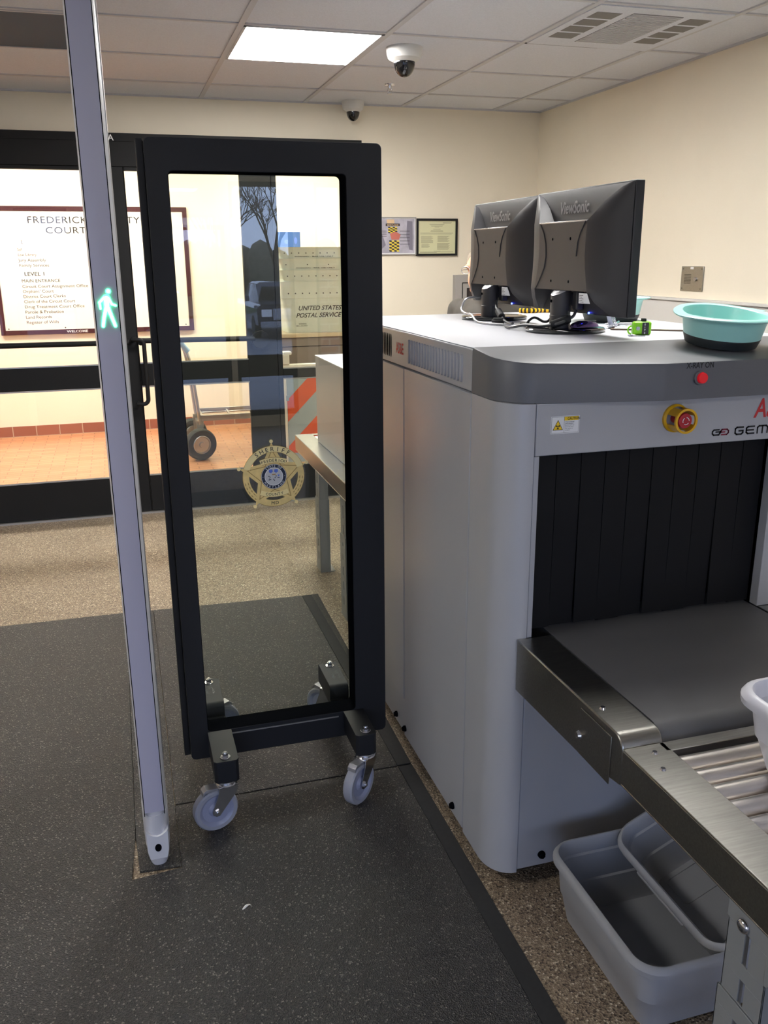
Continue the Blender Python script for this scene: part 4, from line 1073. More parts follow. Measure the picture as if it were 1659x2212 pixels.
cb = thing('clipboard', 'clipboard with white paper on the scanner top behind the counter', 'clipboard', (1.455, 2.215, ZT + 0.0005), rot=(0, 0, -0.62))
MB().prism(rr(-0.10, 0.13, -0.09, 0.09, 0.012, 4), 'z', 0, 0.003).build('board', mat('hardboard', (92, 74, 58), 0.6), cb, local=True)
MB().box(-0.09, 0.125, -0.084, 0.084, 0.0032, 0.0044).build('paper', paper_m, cb, local=True, smooth=False)
c = MB().box(-0.112, -0.060, -0.045, 0.045, 0.0045, 0.0075).cyl((-0.088, -0.045, 0.012), (-0.088, 0.045, 0.012), 0.005, n=12)
c.prism([(-0.108, 0.008), (-0.116, 0.036), (-0.104, 0.038), (-0.092, 0.010)], 'y', -0.048, -0.030); c.prism([(-0.108, 0.008), (-0.116, 0.036), (-0.104, 0.038), (-0.092, 0.010)], 'y', 0.030, 0.048)
c.build('clip', chrome_m, cb, local=True, bevel=0.0008)
pn = thing('ink_pen', 'silver pen lying on the clipboard paper', 'pen', (1.415, 2.285, ZT + 0.0092))
MB().cyl((1.375, 2.30, ZT + 0.0092), (1.478, 2.262, ZT + 0.0092), 0.0040, n=14).cyl((1.375, 2.30, ZT + 0.0092), (1.364, 2.304, ZT + 0.0092), 0.0040, 0.001, n=14).build('barrel', silver_pl, pn)
MB().box(1.44, 1.475, 2.262, 2.2645, ZT + 0.013, ZT + 0.0145).build('pocket_clip', chrome_m, pn)
kr = thing('key_ring', 'flat metal key and ring in front of the counter', 'key', (1.275, 2.01, ZT + 0.001))
MB().tube([(1.275 + 0.011 * math.cos(a), 2.012 + 0.011 * math.sin(a), ZT + 0.0022) for a in [2 * PI * i / 24 for i in range(24)]], 0.0011, 6, closed=True).build('ring', chrome_m, kr)
MB().prism([(1.282, 2.008), (1.300, 2.000), (1.302, 1.994), (1.297, 1.990), (1.288, 1.994), (1.268, 2.000), (1.262, 1.996), (1.258, 2.003), (1.266, 2.010)], 'z', ZT + 0.0005, ZT + 0.0022).build('key', silver_pl, kr)
hz = MB()
pth = spline([(1.42, 3.00, ZT + 0.009), (1.45, 2.975, ZT + 0.009), (1.50, 2.985, ZT + 0.009), (1.55, 2.965, ZT + 0.009), (1.60, 2.985, ZT + 0.009)], 6)
for i in range(len(pth) - 1): hz.cyl(pth[i], pth[i + 1], 0.0085, n=10, m=i % 2)
tag(hz.build('striped_strap', [yellow_m, rubber_m], loc=(1.42, 3.0, ZT)), 'yellow and black striped strap behind the farther monitor', 'strap')

# ================================================================== CEILING AND WALL FITTINGS
def dome_camera(x, y, z, r, label, wall=False):
    t = thing('dome_camera', label, 'security camera', (x, y, z))
    MB().lathe([(0.001, 0), (r, 0), (r * 1.02, -0.006), (r * 0.98, -0.028), (r * 0.90, -0.046), (r * 0.66, -0.058), (r * 0.60, -0.060)], (x, y, z), 36).build('housing', white_m, t)
    l = [(r * 0.60, -0.058)] + [(r * 0.60 * math.cos(a), -0.060 - 0.062 * (r / 0.08) * math.sin(a)) for a in [PI / 2 * i / 8 for i in range(9)]]
    MB().lathe([(max(q[0], 0.0005), q[1]) for q in l], (x, y, z), 32, cap1=True).build('dome', blk_gloss, t)
    return t
dome_camera(1.325, 4.08, ZC, 0.080, 'white dome camera on the ceiling beside the lit panel')
dome_camera(1.455, 5.475, ZC, 0.066, 'smaller white dome camera at the top of the back wall')
sp = thing('fire_sprinkler', 'small chrome fire sprinkler hanging from the ceiling', 'sprinkler', (1.514, 4.918, ZC))
b = MB().lathe([(0.001, 0), (0.030, 0), (0.028, -0.005), (0.012, -0.008), (0.010, -0.020), (0.001, -0.020)], (1.514, 4.918, ZC), 24)
for s in (-1, 1): b.tube([(1.514 + s * .008, 4.918, ZC - .018), (1.514 + s * .013, 4.918, ZC - .03), (1.514 + s * .004, 4.918, ZC - .045)], 0.0025, 8)
b.build('body', chrome_m, sp)
MB().cyl((1.514, 4.918, ZC - 0.046), (1.514, 4.918, ZC - 0.048), 0.014, n=18).build('deflector', chrome_m, sp)
dv = thing('air_diffuser', 'white ceiling air diffuser tile with dark slots and louvred centre', 'air vent', (2.08, 3.52, ZC))
b = MB().box(1.803, 2.388, 3.212, 3.832, ZC - 0.0095, ZC - 0.0012)
b.build('panel', ceil_m, dv, bevel=0.001)
dv_m = mat('dark_vent', (122, 119, 116), 0.8)
for k in range(4):
    for xa, xb in ((1.838, 1.945), (2.245, 2.345)):
        MB().box(xa, xb, 3.295 + k * 0.107, 3.295 + k * 0.107 + 0.085, ZC - 0.0103, ZC - 0.009).build('dark_slot', dv_m, dv, smooth=False)
s_ = MB()
for k in range(30): s_.box(1.985, 2.205, 3.285 + k * 0.0152, 3.285 + k * 0.0152 + 0.0085, ZC - 0.0125, ZC - 0.009)
s_.build('louvre', grid_m, dv, smooth=False)
MB().box(1.985, 2.205, 3.28, 3.745, ZC - 0.0102, ZC - 0.009).build('louvre_backing', mat('vent_grey', (112, 109, 106), 0.8), dv, smooth=False)
s_ = MB().box(1.797, 2.15, 3.834, 3.843, ZC - 0.0075, ZC - 0.004); s_.build('shadow_gap', gap_m, dv, smooth=False)

def picture(x0, x1, z0, z1, fm, bw, label, name, cat, paint):
    t = thing(name, label, cat, ((x0 + x1) / 2, YW, z0))
    y1 = YW - 0.001; y0 = YW - 0.016
    b = MB()
    O = [(x0, z0), (x1, z0), (x1, z1), (x0, z1)]; I = [(x0 + bw, z0 + bw), (x1 - bw, z0 + bw), (x1 - bw, z1 - bw), (x0 + bw, z1 - bw)]
    b.loft([[(x, y, z) for x, z in L_] for L_, y in ((O, y1), (O, y0), (I, y0), (I, y1 - 0.003))])
    b.build('frame', fm, t)
    paint(t, x0 + bw, x1 - bw, z0 + bw, z1 - bw, y1 - 0.006)
    return t
def qd(b, x0, x1, z0, z1, y, m): b.add([(x0, y, z0), (x1, y, z0), (x1, y, z1), (x0, y, z1)], [(0, 1, 2, 3)], m)
def pal(c): return mat('print_%d_%d_%d' % c, c, 0.6)
def cert(t, x0, x1, z0, z1, y):
    b = MB(); qd(b, x0, x1, z0, z1, y, 0)
    W = x1 - x0; Hh = z1 - z0; xm = (x0 + x1) / 2
    def ln(u0, u1, v, h_=0.007): qd(b, x0 + u0 * W, x0 + u1 * W, z1 - v * Hh - h_ * Hh * 1.6, z1 - v * Hh, y - 0.0005, 1)
    for v, w_ in ((.10, .40), (.13, .34), (.16, .30), (.19, .12), (.25, .20), (.29, .32), (.32, .34)): ln(.5 - w_ / 2, .5 + w_ / 2, v)
    ln(.66, .90, .05); ln(.66, .88, .075)
    ln(.06, .94, .37); ln(.06, .90, .395)
    for k in range(5): ln(.08 + .0, .36 + .04 * (k % 2), .46 + k * .026); 
    for k in range(4): ln(.08, .40, .59 + k * .024)
    for k in range(5): ln(.09, .28 + .03 * (k % 2), .70 + k * .026)
    for k in range(8): ln(.52, .84 - .03 * (k % 3), .46 + k * .024)
    for k in range(9): ln(.51, .85 - .02 * (k % 3), .68 + k * .023)
    ln(.42, .60, .915); ln(.05, .95, .94); ln(.05, .5, .96)
    b.build('certificate', [cream_paper, pal((150, 146, 118))], t, smooth=False)
def poster(t, x0, x1, z0, z1, y):
    b = MB(); qd(b, x0, x1, z0, z1, y, 0); m_ = 0.006
    qd(b, x0 + m_, x1 - m_, z0 + m_, z1 - m_, y - 0.0003, 1)
    W = x1 - x0; Hh = z1 - z0
    P = lambda u, v: (x0 + u * W, z1 - v * Hh)
    def poly(pts, m, d): b.add([(P(u, v)[0], y - 0.0003 - d * 0.0003, P(u, v)[1]) for u, v in pts], [list(range(len(pts)))], m)
    poly([(.80, .08), (.93, .10), (.94, .9), (.85, .88), (.78, .5)], 2, 1); poly([(.02, .25), (.15, .3), (.28, .75), (.10, .95), (.02, .8)], 2, 1)
    poly([(.3, .05), (.48, .05), (.5, .2), (.32, .22)], 5, 2)
    poly([(.28, .16), (.62, .16), (.62, .23), (.28, .23)], 3, 3)
    for k in range(5):
        v = .25 + k * .035
        for q_ in range(4): poly([(.33 + q_ * .055, v), (.385 + q_ * .055, v), (.40 + q_ * .055, v + .035), (.345 + q_ * .055, v + .035)], 4 if (k + q_) % 2 else 3, 2)
    poly([(.38, .44), (.52, .38), (.64, .46), (.60, .60), (.42, .60)], 6, 3)
    for k in range(7):
        v = .62 + k * .045
        for q_ in range(4): poly([(.36 + q_ * .06, v), (.42 + q_ * .06, v), (.43 + q_ * .06, v + .045), (.37 + q_ * .06, v + .045)], 4 if (k + q_) % 2 else 3, 2)
    for k in range(4): poly([(.12, .36 + k * .05), (.30, .36 + k * .05), (.30, .372 + k * .05), (.12, .372 + k * .05)], 3, 4)
    for k in range(5): poly([(.62, .36 + k * .09), (.86, .36 + k * .09), (.86, .372 + k * .09), (.62, .372 + k * .09)], 3, 4)
    poly([(0.02, .78), (.10, .78), (.18, .90), (.10, .97), (.02, .97)], 0, 3)
    b.text('MARYLAND', (P(.45, .225)[0], y - 0.002, P(.45, .222)[1]), (1, 0, 0), (0, 0, 1), 0.010, 5, 0.01, 'c')
    b.build('poster_print', [white_l, photo_m, pal((128, 124, 138)), pal((52, 46, 50)), pal((226, 202, 70)), pal((222, 190, 150)), pal((196, 110, 96))], t, smooth=False)
YWs = (YW - 0.016)
def wx(px_x0): return px_x0
picture(1.600, 1.884, 1.560, 1.790, greyframe_m, 0.004, 'framed grey and yellow poster on the back wall, left of the certificate', 'framed_poster', 'poster', poster)
picture(1.886, 2.168, 1.552, 1.782, black_m, 0.013, 'cream certificate in a thin black frame on the back wall', 'framed_certificate', 'certificate', cert)

# grey glazed notice case low on the back wall
nc = thing('notice_case', 'grey metal notice case on the back wall behind the monitors', 'notice board', (2.42, YW, 0.9))
b = MB()
def rectring(b, x0, x1, z0, z1, w_, y0, y1, m=0):
    O = [(x0, z0), (x1, z0), (x1, z1), (x0, z1)]; I = [(x0 + w_, z0 + w_), (x1 - w_, z0 + w_), (x1 - w_, z1 - w_), (x0 + w_, z1 - w_)]
    b.loft([[(x, y, z) for x, z in L_] for L_, y in ((O, y1), (O, y0), (I, y0), (I, y1), (O, y1))], m)
rectring(b, 2.145, 2.70, 0.80, 1.43, 0.048, YW - 0.05, YW - 0.001); b.build('case', greyframe_m, nc, bevel=0.002)
b = MB(); rectring(b, 2.193, 2.652, 0.848, 1.382, 0.006, YW - 0.045, YW - 0.03); b.build('dark_reveal_ring', black_m, nc)  # black gasket inside the case frame
b = MB(); rectring(b, 2.199, 2.646, 0.854, 1.376, 0.030, YW - 0.042, YW - 0.02); b.build('inner_frame', greyframe_m, nc)
MB().box(2.229, 2.616, YW - 0.02, YW - 0.012, 0.884, 1.346).build('backing', pal((104, 88, 82)), nc)
b = MB(); qd(b, 2.235, 2.30, 1.27, 1.345, YW - 0.021, 1); qd(b, 2.237, 2.30, 1.14, 1.20, YW - 0.021, 2); qd(b, 2.32, 2.60, 1.18, 1.33, YW - 0.021, 3); qd(b, 2.244, 2.325, 1.00, 1.135, YW - 0.0215, 0); qd(b, 2.36, 2.58, 0.93, 1.14, YW - 0.0215, 0)
for k in range(7): qd(b, 2.252, 2.318, 1.12 - k * 0.013, 1.123 - k * 0.013, YW - 0.022, 3)
b.build('notices', [white_l, pal((60, 52, 52)), pal((150, 140, 136)), pal((112, 80, 72))], nc, smooth=False)

ic = thing('wall_intercom', 'square stainless intercom plate on the right wall', 'intercom', (XR, 3.81, 1.374))
MB().box(XR - 0.006, XR - 0.001, 3.722, 3.898, 1.374, 1.492).build('plate', steel_m, ic, bevel=0.0015)
b = MB()
for r_ in range(7):
    for c_ in range(9): b.cyl((XR - 0.0062, 3.868 - c_ * 0.0062, 1.452 - r_ * 0.0068), (XR - 0.0068, 3.868 - c_ * 0.0062, 1.452 - r_ * 0.0068), 0.0017, n=6)
b.build('speaker_holes', gap_m, ic, smooth=False)
MB().cyl((XR - 0.006, 3.778, 1.432), (XR - 0.011, 3.778, 1.432), 0.010, n=20).build('call_button', chrome_m, ic)
b = MB()
for y in (3.736, 3.884):
    for z in (1.386, 1.480): b.cyl((XR - 0.006, y, z), (XR - 0.0075, y, z), 0.0035, n=10)
b.build('screws', mat('dull_screw', (120, 118, 112), 0.4, metal=0.8), ic)
MB().box(XR - 0.0075, XR - 0.006, 3.80, 3.825, 1.478, 1.489).build('label', white_l, ic, smooth=False)

# ================================================================== VESTIBULE CONTENTS
sg = thing('directory_sign', 'large maroon framed courthouse directory sign in the vestibule', 'sign', (-0.15, VY, 0.91))
sx0, sx1, sz0, sz1 = -0.991, 0.672, 0.908, 1.987
b = MB(); rectring(b, sx0, sx1, sz0, sz1, 0.040, VY - 0.03, VY - 0.001); b.build('frame', maroon_m, sg, bevel=0.003)
MB().box(sx0 + 0.04, sx1 - 0.04, VY - 0.022, VY - 0.010, sz0 + 0.04, sz1 - 0.04).build('board', signw_m, sg, smooth=False)
yS = VY - 0.0232
b = MB()
XD, UD = (1, 0, 0), (0, 0, 1)
def fit(s_, x0, x1, z, h_, m, bold=0.0, spacing=1.0, y=yS):
    v, f_ = text_geo(s_, bold, spacing, 0.0)
    w_ = max(p[0] for p in v) * h_ / 0.70
    b.text(s_, (x0, y, z), XD, UD, h_, m, bold, 'l', squash=(x1 - x0) / w_, spacing=spacing)
fit('FREDERICK COUNTY', -0.676, 0.262, 1.848, 0.056, 0, 0.004, 1.1)
fit('COURTHOUSE', -0.535, 0.120, 1.763, 0.054, 0, 0.004, 1.1)
fit('L', -0.741, -0.724, 1.678, 0.032, 0, 0.012)
for s_, x1_, z in (('Self', -0.742, 1.619), ('Law Library', -0.628, 1.576), ('Jury Assembly', -0.555, 1.531), ('Family Services', -0.535, 1.487)):
    fit(s_, -0.779, x1_, z, 0.025, 1)
fit('LEVEL 1', -0.746, -0.582, 1.412, 0.031, 0, 0.006)
fit('MAIN ENTRANCE', -0.774, -0.457, 1.356, 0.027, 0, 0.0)
for s_, x1_, z in (('Circuit Court Assignment Office', -0.228, 1.310), ("Orphans' Court", -0.520, 1.268), ('District Court Clerks', -0.425, 1.225), ('Clerk of the Circuit Court', -0.350, 1.181),
                   ('Drug Treatment Court Office', -0.275, 1.136), ('Parole & Probation', -0.455, 1.092), ('Land Records', -0.560, 1.048), ('Register of Wills', -0.505, 1.003)):
    fit(s_, -0.775, x1_, z, 0.025, 1)
fit('WELCOME', -0.446, -0.268, 0.919, 0.020, 2, 0.012, y=VY - 0.0308)
for x, z in ((-0.925, 0.962), (-0.455, 0.962), (0.6, 0.962), (-0.15, 1.93)):
    b.add([(x + 0.006 * math.cos(a), yS, z + 0.006 * math.sin(a)) for a in [i * PI / 5 for i in range(10)]], [tuple(range(10))], 1)
b.build('lettering', [ink_m, greyink_m, white_l], sg, smooth=False)

bs = thing('blue_notice', 'plain blue notice on the vestibule wall behind the postal totes', 'sign', (1.57, VY, 1.39))
MB().box(1.452, 1.704, VY - 0.008, VY - 0.001, 1.385, 1.778).build('board', bluesign_m, bs, bevel=0.001)
b = MB(); b.prism([(1.57 + 0.02 * math.cos(a), 1.69 + 0.02 * math.sin(a)) for a in [i * PI / 6 for i in range(12)]], 'y', VY - 0.0085, VY - 0.008)
b.prism([(1.66 + 0.015 * math.cos(a), 1.70 + 0.03 * math.sin(a)) for a in [i * PI / 6 for i in range(12)]], 'y', VY - 0.0085, VY - 0.008)
b.build('pale_marks', blue_m, bs, smooth=False)

# counter with postal totes
ct = thing('counter_cabinet', 'taupe cabinet with a pale top in the vestibule, under the postal totes', 'cabinet', (1.75, 7.4, 0))
MB().box(1.215, 2.30, 6.955, 7.80, 0.0, 0.935).build('body', deskm, ct, bevel=0.004)
MB().box(1.195, 2.32, 6.930, 7.82, 0.936, 0.966).build('worktop', desktop_m, ct, bevel=0.004)
MB().box(1.215, 2.30, 6.950, 6.955, 0.862, 0.866).build('seam', gap_m, ct, smooth=False)
def tote(x0, x1, y0, y1, z0, z1, label, txt=None):
    t = thing('postal_tote', label, 'tote', ((x0 + x1) / 2, (y0 + y1) / 2, z0), 'white postal totes')
    b = MB(); i = 0.055
    def L4(e, z): return [(x, y, z) for x, y in rr(x0 + e, x1 - e, y0 + e * 0.6, y1 - e * 0.6, 0.03, 4)]
    Hh = z1 - z0
    b.loft([L4(i, z0), L4(i * 0.18, z1 - 0.13), L4(i * 0.1 - 0.004, z1 - 0.128), L4(0.0, z1 - 0.012), L4(-0.006, z1), L4(0.012, z1), L4(0.02, z1 - 0.02), L4(i + 0.008, z0 + 0.008)], cap0=True, cap1=True)
    b.build('shell', tote_m, t)
    r = MB(); n = 9
    for k in range(n):
        x = x0 + 0.06 + (x1 - x0 - 0.12) * k / (n - 1)
        r.cyl((x, y0 + 0.001, z1 - 0.09), (x, y0 - 0.003, z1 - 0.09), 0.0055, n=8)
    r.build('rivets', greyink_m, t)
    if txt:
        b = MB(); yy = y0 + 0.0325 * 0.55
        def slope(z): return y0 + 0.033 * (1 - 0.82 * (z - z0) / (Hh - 0.13)) - 0.002
        for s_, xa, z, h_ in (('UNITED STATES', x0 + 0.135, z0 + 0.176, 0.035), ('POSTAL SERVICE', x0 + 0.118, z0 + 0.120, 0.035)):
            b.text(s_, (xa, slope(z), z), (1, 0, 0), Vector((0, -0.10, 1)).normalized(), h_, 0, 0.02, squash=0.98, italic=0.28)
        b.text('WARNING', (x0 + 0.14, slope(z0 + 0.06), z0 + 0.065), (1, 0, 0), Vector((0, -0.10, 1)).normalized(), 0.009, 0, 0.01)
        b.text('MAIL USE ONLY', (x0 + 0.12, slope(z0 + 0.05), z0 + 0.05), (1, 0, 0), Vector((0, -0.10, 1)).normalized(), 0.009, 0, 0.01)
        b.build('lettering', ink_m, t, smooth=False)
    return t
names = ['lowest lettered white postal tote of the front stack', 'second white postal tote from the bottom of the front stack', 'third white postal tote from the bottom of the front stack', 'topmost white postal tote of the front stack']
tote(1.245, 1.815, 6.98, 7.38, 0.967, 1.365, names[0], True)
for k in range(3):
    z = 0.967 + 0.398 + 0.087 * (k + 1)
    x = 1.243 - 0.010 * k
    tt = MB()
    t = thing('postal_tote', names[k + 1], 'tote', (1.53, 7.2, z - 0.08), 'white postal totes')
    # only the part above the nested rim below exists in view: full shell, nested inside the one beneath
    x0, x1, y0, y1 = x, x + 0.575, 6.972 - 0.004 * k, 7.385
    def L4(e, zz): return [(xx, yy, zz) for xx, yy in rr(x0 + e, x1 - e, y0 + e * 0.6, y1 - e * 0.6, 0.03, 4)]
    tt.loft([L4(0.060, z - 0.30), L4(0.044, z - 0.10), L4(0.034, z - 0.084), L4(0.004, z - 0.012), L4(-0.006, z), L4(0.012, z), L4(0.026, z - 0.02), L4(0.052, z - 0.29)], cap0=True, cap1=True)
    tt.build('shell', tote_m, t)
    r = MB()
    for q_ in range(9):
        xx = x0 + 0.06 + (x1 - x0 - 0.12) * q_ / 8
        if k != 1 or q_ % 3 == 0: r.cyl((xx, y0 + 0.016, z - 0.045), (xx, y0 + 0.007, z - 0.045), 0.005, n=8)
    r.build('rivets', greyink_m, t)
    if k > 0:
        b = MB(); b.text('WARNING - MAIL USE ONLY', (x0 + 0.14, y0 + 0.0160, z - 0.074), (1, 0, 0), (0, 0, 1), 0.009, 0, 0.02, squash=1.9)
        b.build('lettering', ink_m, t, smooth=False)
tote(1.205, 1.60, 7.42, 7.76, 0.967, 1.365, 'white postal tote standing behind the front stack')

# folding barricade in front of the counter
br = thing('folding_barricade', 'white folding barricade with orange and grey diagonal stripes', 'barricade', (1.45, 6.45, 0))
b = MB()
for x in (1.118, 1.86): b.box(x, x + 0.038, 6.40, 6.43, 0.0, 0.88)
b.build('post', whiteplas_m, br, bevel=0.003)
bm_ = MB().box(1.118, 1.90, 6.385, 6.445, 0.700, 0.790)
bm_.box(1.122, 1.182, 6.375, 6.46, 0.79, 0.865).box(1.14, 1.20, 6.38, 6.455, 0.86, 0.885)
bmo = bm_.build('top_beam', whiteplas_m, br, bevel=0.006)
MB().box(1.180, 1.265, 6.3835, 6.385, 0.712, 0.752).box(1.42, 1.50, 6.3835, 6.385, 0.712, 0.752).build('orange_patch', orange_m, bmo, smooth=False)
MB().box(1.325, 1.40, 6.3835, 6.385, 0.712, 0.752).build('grey_patch', panelblue_m, bmo, smooth=False)
pn_ = MB(); pn_.box(1.158, 1.858, 6.408, 6.422, 0.045, 0.690)
pan = pn_.build('panel', panelblue_m, br)
b = MB()
def clip_stripe(c0, wid):
    # stripe x - z*0.98 = const, clipped to the panel rectangle
    X0_, X1_, Z0_, Z1_ = 1.160, 1.856, 0.047, 0.688
    poly = [(X0_ - 2 + 0, 0), (0, 0)]
    pts = [(c0 + (Z0_ - 1) , Z0_ - 1), (c0 + wid + (Z0_ - 1), Z0_ - 1), (c0 + wid + (Z1_ + 1), Z1_ + 1), (c0 + (Z1_ + 1), Z1_ + 1)]
    def cl(P, f_, g_):
        out = []
        for i in range(len(P)):
            a, c = P[i - 1], P[i]
            fa, fc = f_(a), f_(c)
            if (fa >= 0) != (fc >= 0):
                u = fa / (fa - fc); out.append((a[0] + (c[0] - a[0]) * u, a[1] + (c[1] - a[1]) * u))
            if fc >= 0: out.append(c)
        return out
    for f_ in (lambda p: p[0] - X0_, lambda p: X1_ - p[0], lambda p: p[1] - Z0_, lambda p: Z1_ - p[1]): pts = cl(pts, f_, None)
    if len(pts) > 2: b.add([(x, 6.4072, z) for x, z in pts], [tuple(range(len(pts)))], 0)
for c0 in (0.635, 0.985, 1.335, 1.685): clip_stripe(c0, 0.165)
b.build('stripes', orange_m, pan, smooth=False)
MB().box(1.150, 1.172, 6.40, 6.407, 0.52, 0.56).box(1.150, 1.25, 6.398, 6.407, 0.045, 0.12).build('brackets', panelblue_m, pan)

# hand truck
ht = thing('hand_truck', 'steel hand truck with fat black tyres in the vestibule', 'hand truck', (0.6, 7.05, 0))
def wheel(x, y, z, r, w, name='wheel', yaw=0.0, par=ht):
    b = MB(); n = 36
    prof = [(r * .56, -w * .40), (r * .72, -w * .50), (r * .90, -w * .46), (r * .985, -w * .25), (r, 0), (r * .985, w * .25), (r * .90, w * .46), (r * .72, w * .50), (r * .56, w * .40)]
    MT = Matrix.Translation((x, y, z)) @ Matrix.Rotation(yaw, 4, 'Z')
    b.loft([[(q_ * math.cos(2 * PI * i / n), yy, q_ * math.sin(2 * PI * i / n)) for i in range(n)] for q_, yy in prof]); b.mk = 0; b.xf(MT)
    o = b.build(name, tyre_m, par)
    h_ = MB(); h_.loft([[(q_ * math.cos(2 * PI * i / n), yy, q_ * math.sin(2 * PI * i / n)) for i in range(n)] for q_, yy in [(r * .57, -w * .42), (r * .53, -w * .45), (r * .47, -w * .30), (r * .18, -w * .30), (r * .15, -w * .5), (0.001, -w * .5)]])
    h_.loft([[(q_ * math.cos(2 * PI * i / n), yy, q_ * math.sin(2 * PI * i / n)) for i in range(n)][::-1] for q_, yy in [(r * .57, w * .42), (r * .47, w * .30), (0.001, w * .3)]])
    h_.mk = 0; h_.xf(MT); h_.build('rim', alum_m, o)
wheel(0.545, 6.93, 0.127, 0.127, 0.085, yaw=0.25)
wheel(0.52, 7.42, 0.127, 0.127, 0.085, yaw=0.25)
b = MB()
for y in (7.0, 7.36):
    b.tube(spline([(0.560, y, 0.24), (0.535, y, 0.52), (0.515, y, 0.72), (0.49, y, 0.84), (0.44, y, 0.93), (0.36, y, 0.97)], 5), 0.0135, 12)
b.tube([(0.36, 7.0, 0.97), (0.35, 7.18, 0.975), (0.36, 7.36, 0.97)], 0.0135, 12)
b.box(0.545, 0.58, 6.985, 7.375, 0.24, 0.27)
b.build('frame', alum_m, ht)
b = MB().box(0.565, 1.02, 6.99, 7.01, 0.300, 0.345).box(0.565, 1.02, 7.35, 7.37, 0.300, 0.345).box(1.0, 1.02, 7.01, 7.35, 0.300, 0.345).box(0.565, 0.585, 7.01, 7.35, 0.25, 0.345)
b.box(0.80, 0.815, 7.01, 7.35, 0.318, 0.330).cyl((0.59, 7.10, 0.324), (1.0, 7.10, 0.324), 0.005, n=8).cyl((0.59, 7.26, 0.324), (1.0, 7.26, 0.324), 0.005, n=8)
b.build('toe_plate', alum_m, ht, bevel=0.002)
MB().cyl((0.545, 6.93, 0.127), (0.52, 7.42, 0.127), 0.012, n=12).box(0.53, 0.56, 6.99, 7.02, 0.12, 0.30).box(0.53, 0.56, 7.34, 7.37, 0.12, 0.30).build('axle', alum_m, ht)
MB().tube([(0.50, 6.985, 0.85), (0.445, 6.985, 0.925), (0.40, 6.985, 0.95)], 0.022, 12).build('grip', mat('pale_blue_grip', (142, 172, 190), 0.5), ht)

# ================================================================== PERSON BEHIND THE SCANNER
def capsules(spec, vox, name, m, par=None, loc=None, smooth=2):
    b = MB()
    for p0, p1, r0, r1 in spec:
        p0 = Vector(p0); p1 = Vector(p1); d = p1 - p0; Ln = max(d.length, 1e-4); d = d / Ln
        u = d.orthogonal().normalized(); w_ = d.cross(u); loops = []; n = 18
        for i in range(6):
            t = -PI / 2 + PI / 2 * i / 6; loops.append((p0 + d * r0 * math.sin(t), max(r0 * math.cos(t), 0.0006)))
        for i in range(7):
            t = PI / 2 * i / 6; loops.append((p1 + d * r1 * math.sin(t), max(r1 * math.cos(t), 0.0006)))
        b.loft([[tuple(c + (u * math.cos(2 * PI * k / n) + w_ * math.sin(2 * PI * k / n)) * r) for k in range(n)] for c, r in loops], 0, True, True)
    return b
PX, PY = 1.756, 4.06
face = Vector((-0.80, -0.60, 0)).normalized(); side = Vector((-face.y, face.x, 0))
Q = lambda f_, s_, z: tuple(Vector((PX, PY, 0)) + face * f_ + side * s_ + Vector((0, 0, z * 0.943)))
def remesh(mb, name, m, vox, par=None, loc=None, sm=6):
    o = mb.build(name, m, par, loc=loc)
    r = o.modifiers.new('remesh', 'REMESH'); r.mode = 'VOXEL'; r.voxel_size = vox; r.use_smooth_shade = True
    s_ = o.modifiers.new('smooth', 'SMOOTH'); s_.factor = 0.6; s_.iterations = sm
    return o
HZ = 1.565; HF = 0.055
bd_ = []
def C(a, c, r0, r1): bd_.append((Q(*a), Q(*c), r0, r1))
C((0, 0, .95), (0, 0, 1.12), .125, .13); C((0, -.06, .93), (0, .06, .93), .12, .12); C((0, 0, 1.12), (.005, 0, 1.30), .13, .13)
C((0, -.10, 1.33), (0, .10, 1.33), .085, .085); C((0.0, 0, 1.36), (HF * .6, 0, 1.47), .058, .054)
for sg_ in (-1, 1):
    C((0, .17 * sg_, 1.36), (-.01, .215 * sg_, 1.09), .052, .040); C((-.01, .215 * sg_, 1.09), (.09, .215 * sg_, .86), .040, .027)
    C((.09, .215 * sg_, .86), (.105, .213 * sg_, .80), .026, .030)
    hx, hs, hz_ = .112, .213 * sg_, .79
    for k, (ff, ln) in enumerate(((.032, .070), (.011, .080), (-.010, .075), (-.030, .060))):
        C((hx + ff * .8, hs, hz_), (hx + ff + .006, hs, hz_ - ln * .55), .0095, .0085)
        C((hx + ff + .006, hs, hz_ - ln * .55), (hx + ff - .002, hs - .010 * sg_, hz_ - ln), .0085, .0075)
    C((hx + .022, hs, hz_ + .02), (hx + .052, hs - .010 * sg_, hz_ - .010), .011, .010); C((hx + .052, hs - .010 * sg_, hz_ - .010), (hx + .058, hs - .016 * sg_, hz_ - .034), .010, .008)
    C((0, .085 * sg_, .90), (.01, .095 * sg_, .50), .088, .056); C((.01, .095 * sg_, .50), (-.015, .10 * sg_, .10), .056, .038)
    C((-.03, .10 * sg_, .05), (.14, .115 * sg_, .045), .042, .038)
mbp = capsules(bd_, 0, '', None)
hc = Q(HF + .02, 0, HZ)
hd = MB()
def hball(f_, s_, z, rf, rs, rz_):
    n = 20; k = 12; l = []
    for j in range(k + 1):
        t = -PI / 2 + PI * j / k; q_ = max(math.cos(t), .01)
        l.append([tuple(Vector(Q(f_, s_, z + rz_ * math.sin(t))) + face * rf * q_ * math.cos(2 * PI * i / n) + side * rs * q_ * math.sin(2 * PI * i / n)) for i in range(n)])
    mbp.loft(l, 0, True, True)
hball(HF + .005, 0, HZ + .035, .098, .076, .085); hball(HF + .035, 0, HZ - .035, .068, .058, .075); hball(HF + .075, 0, HZ - .085, .028, .030, .026)
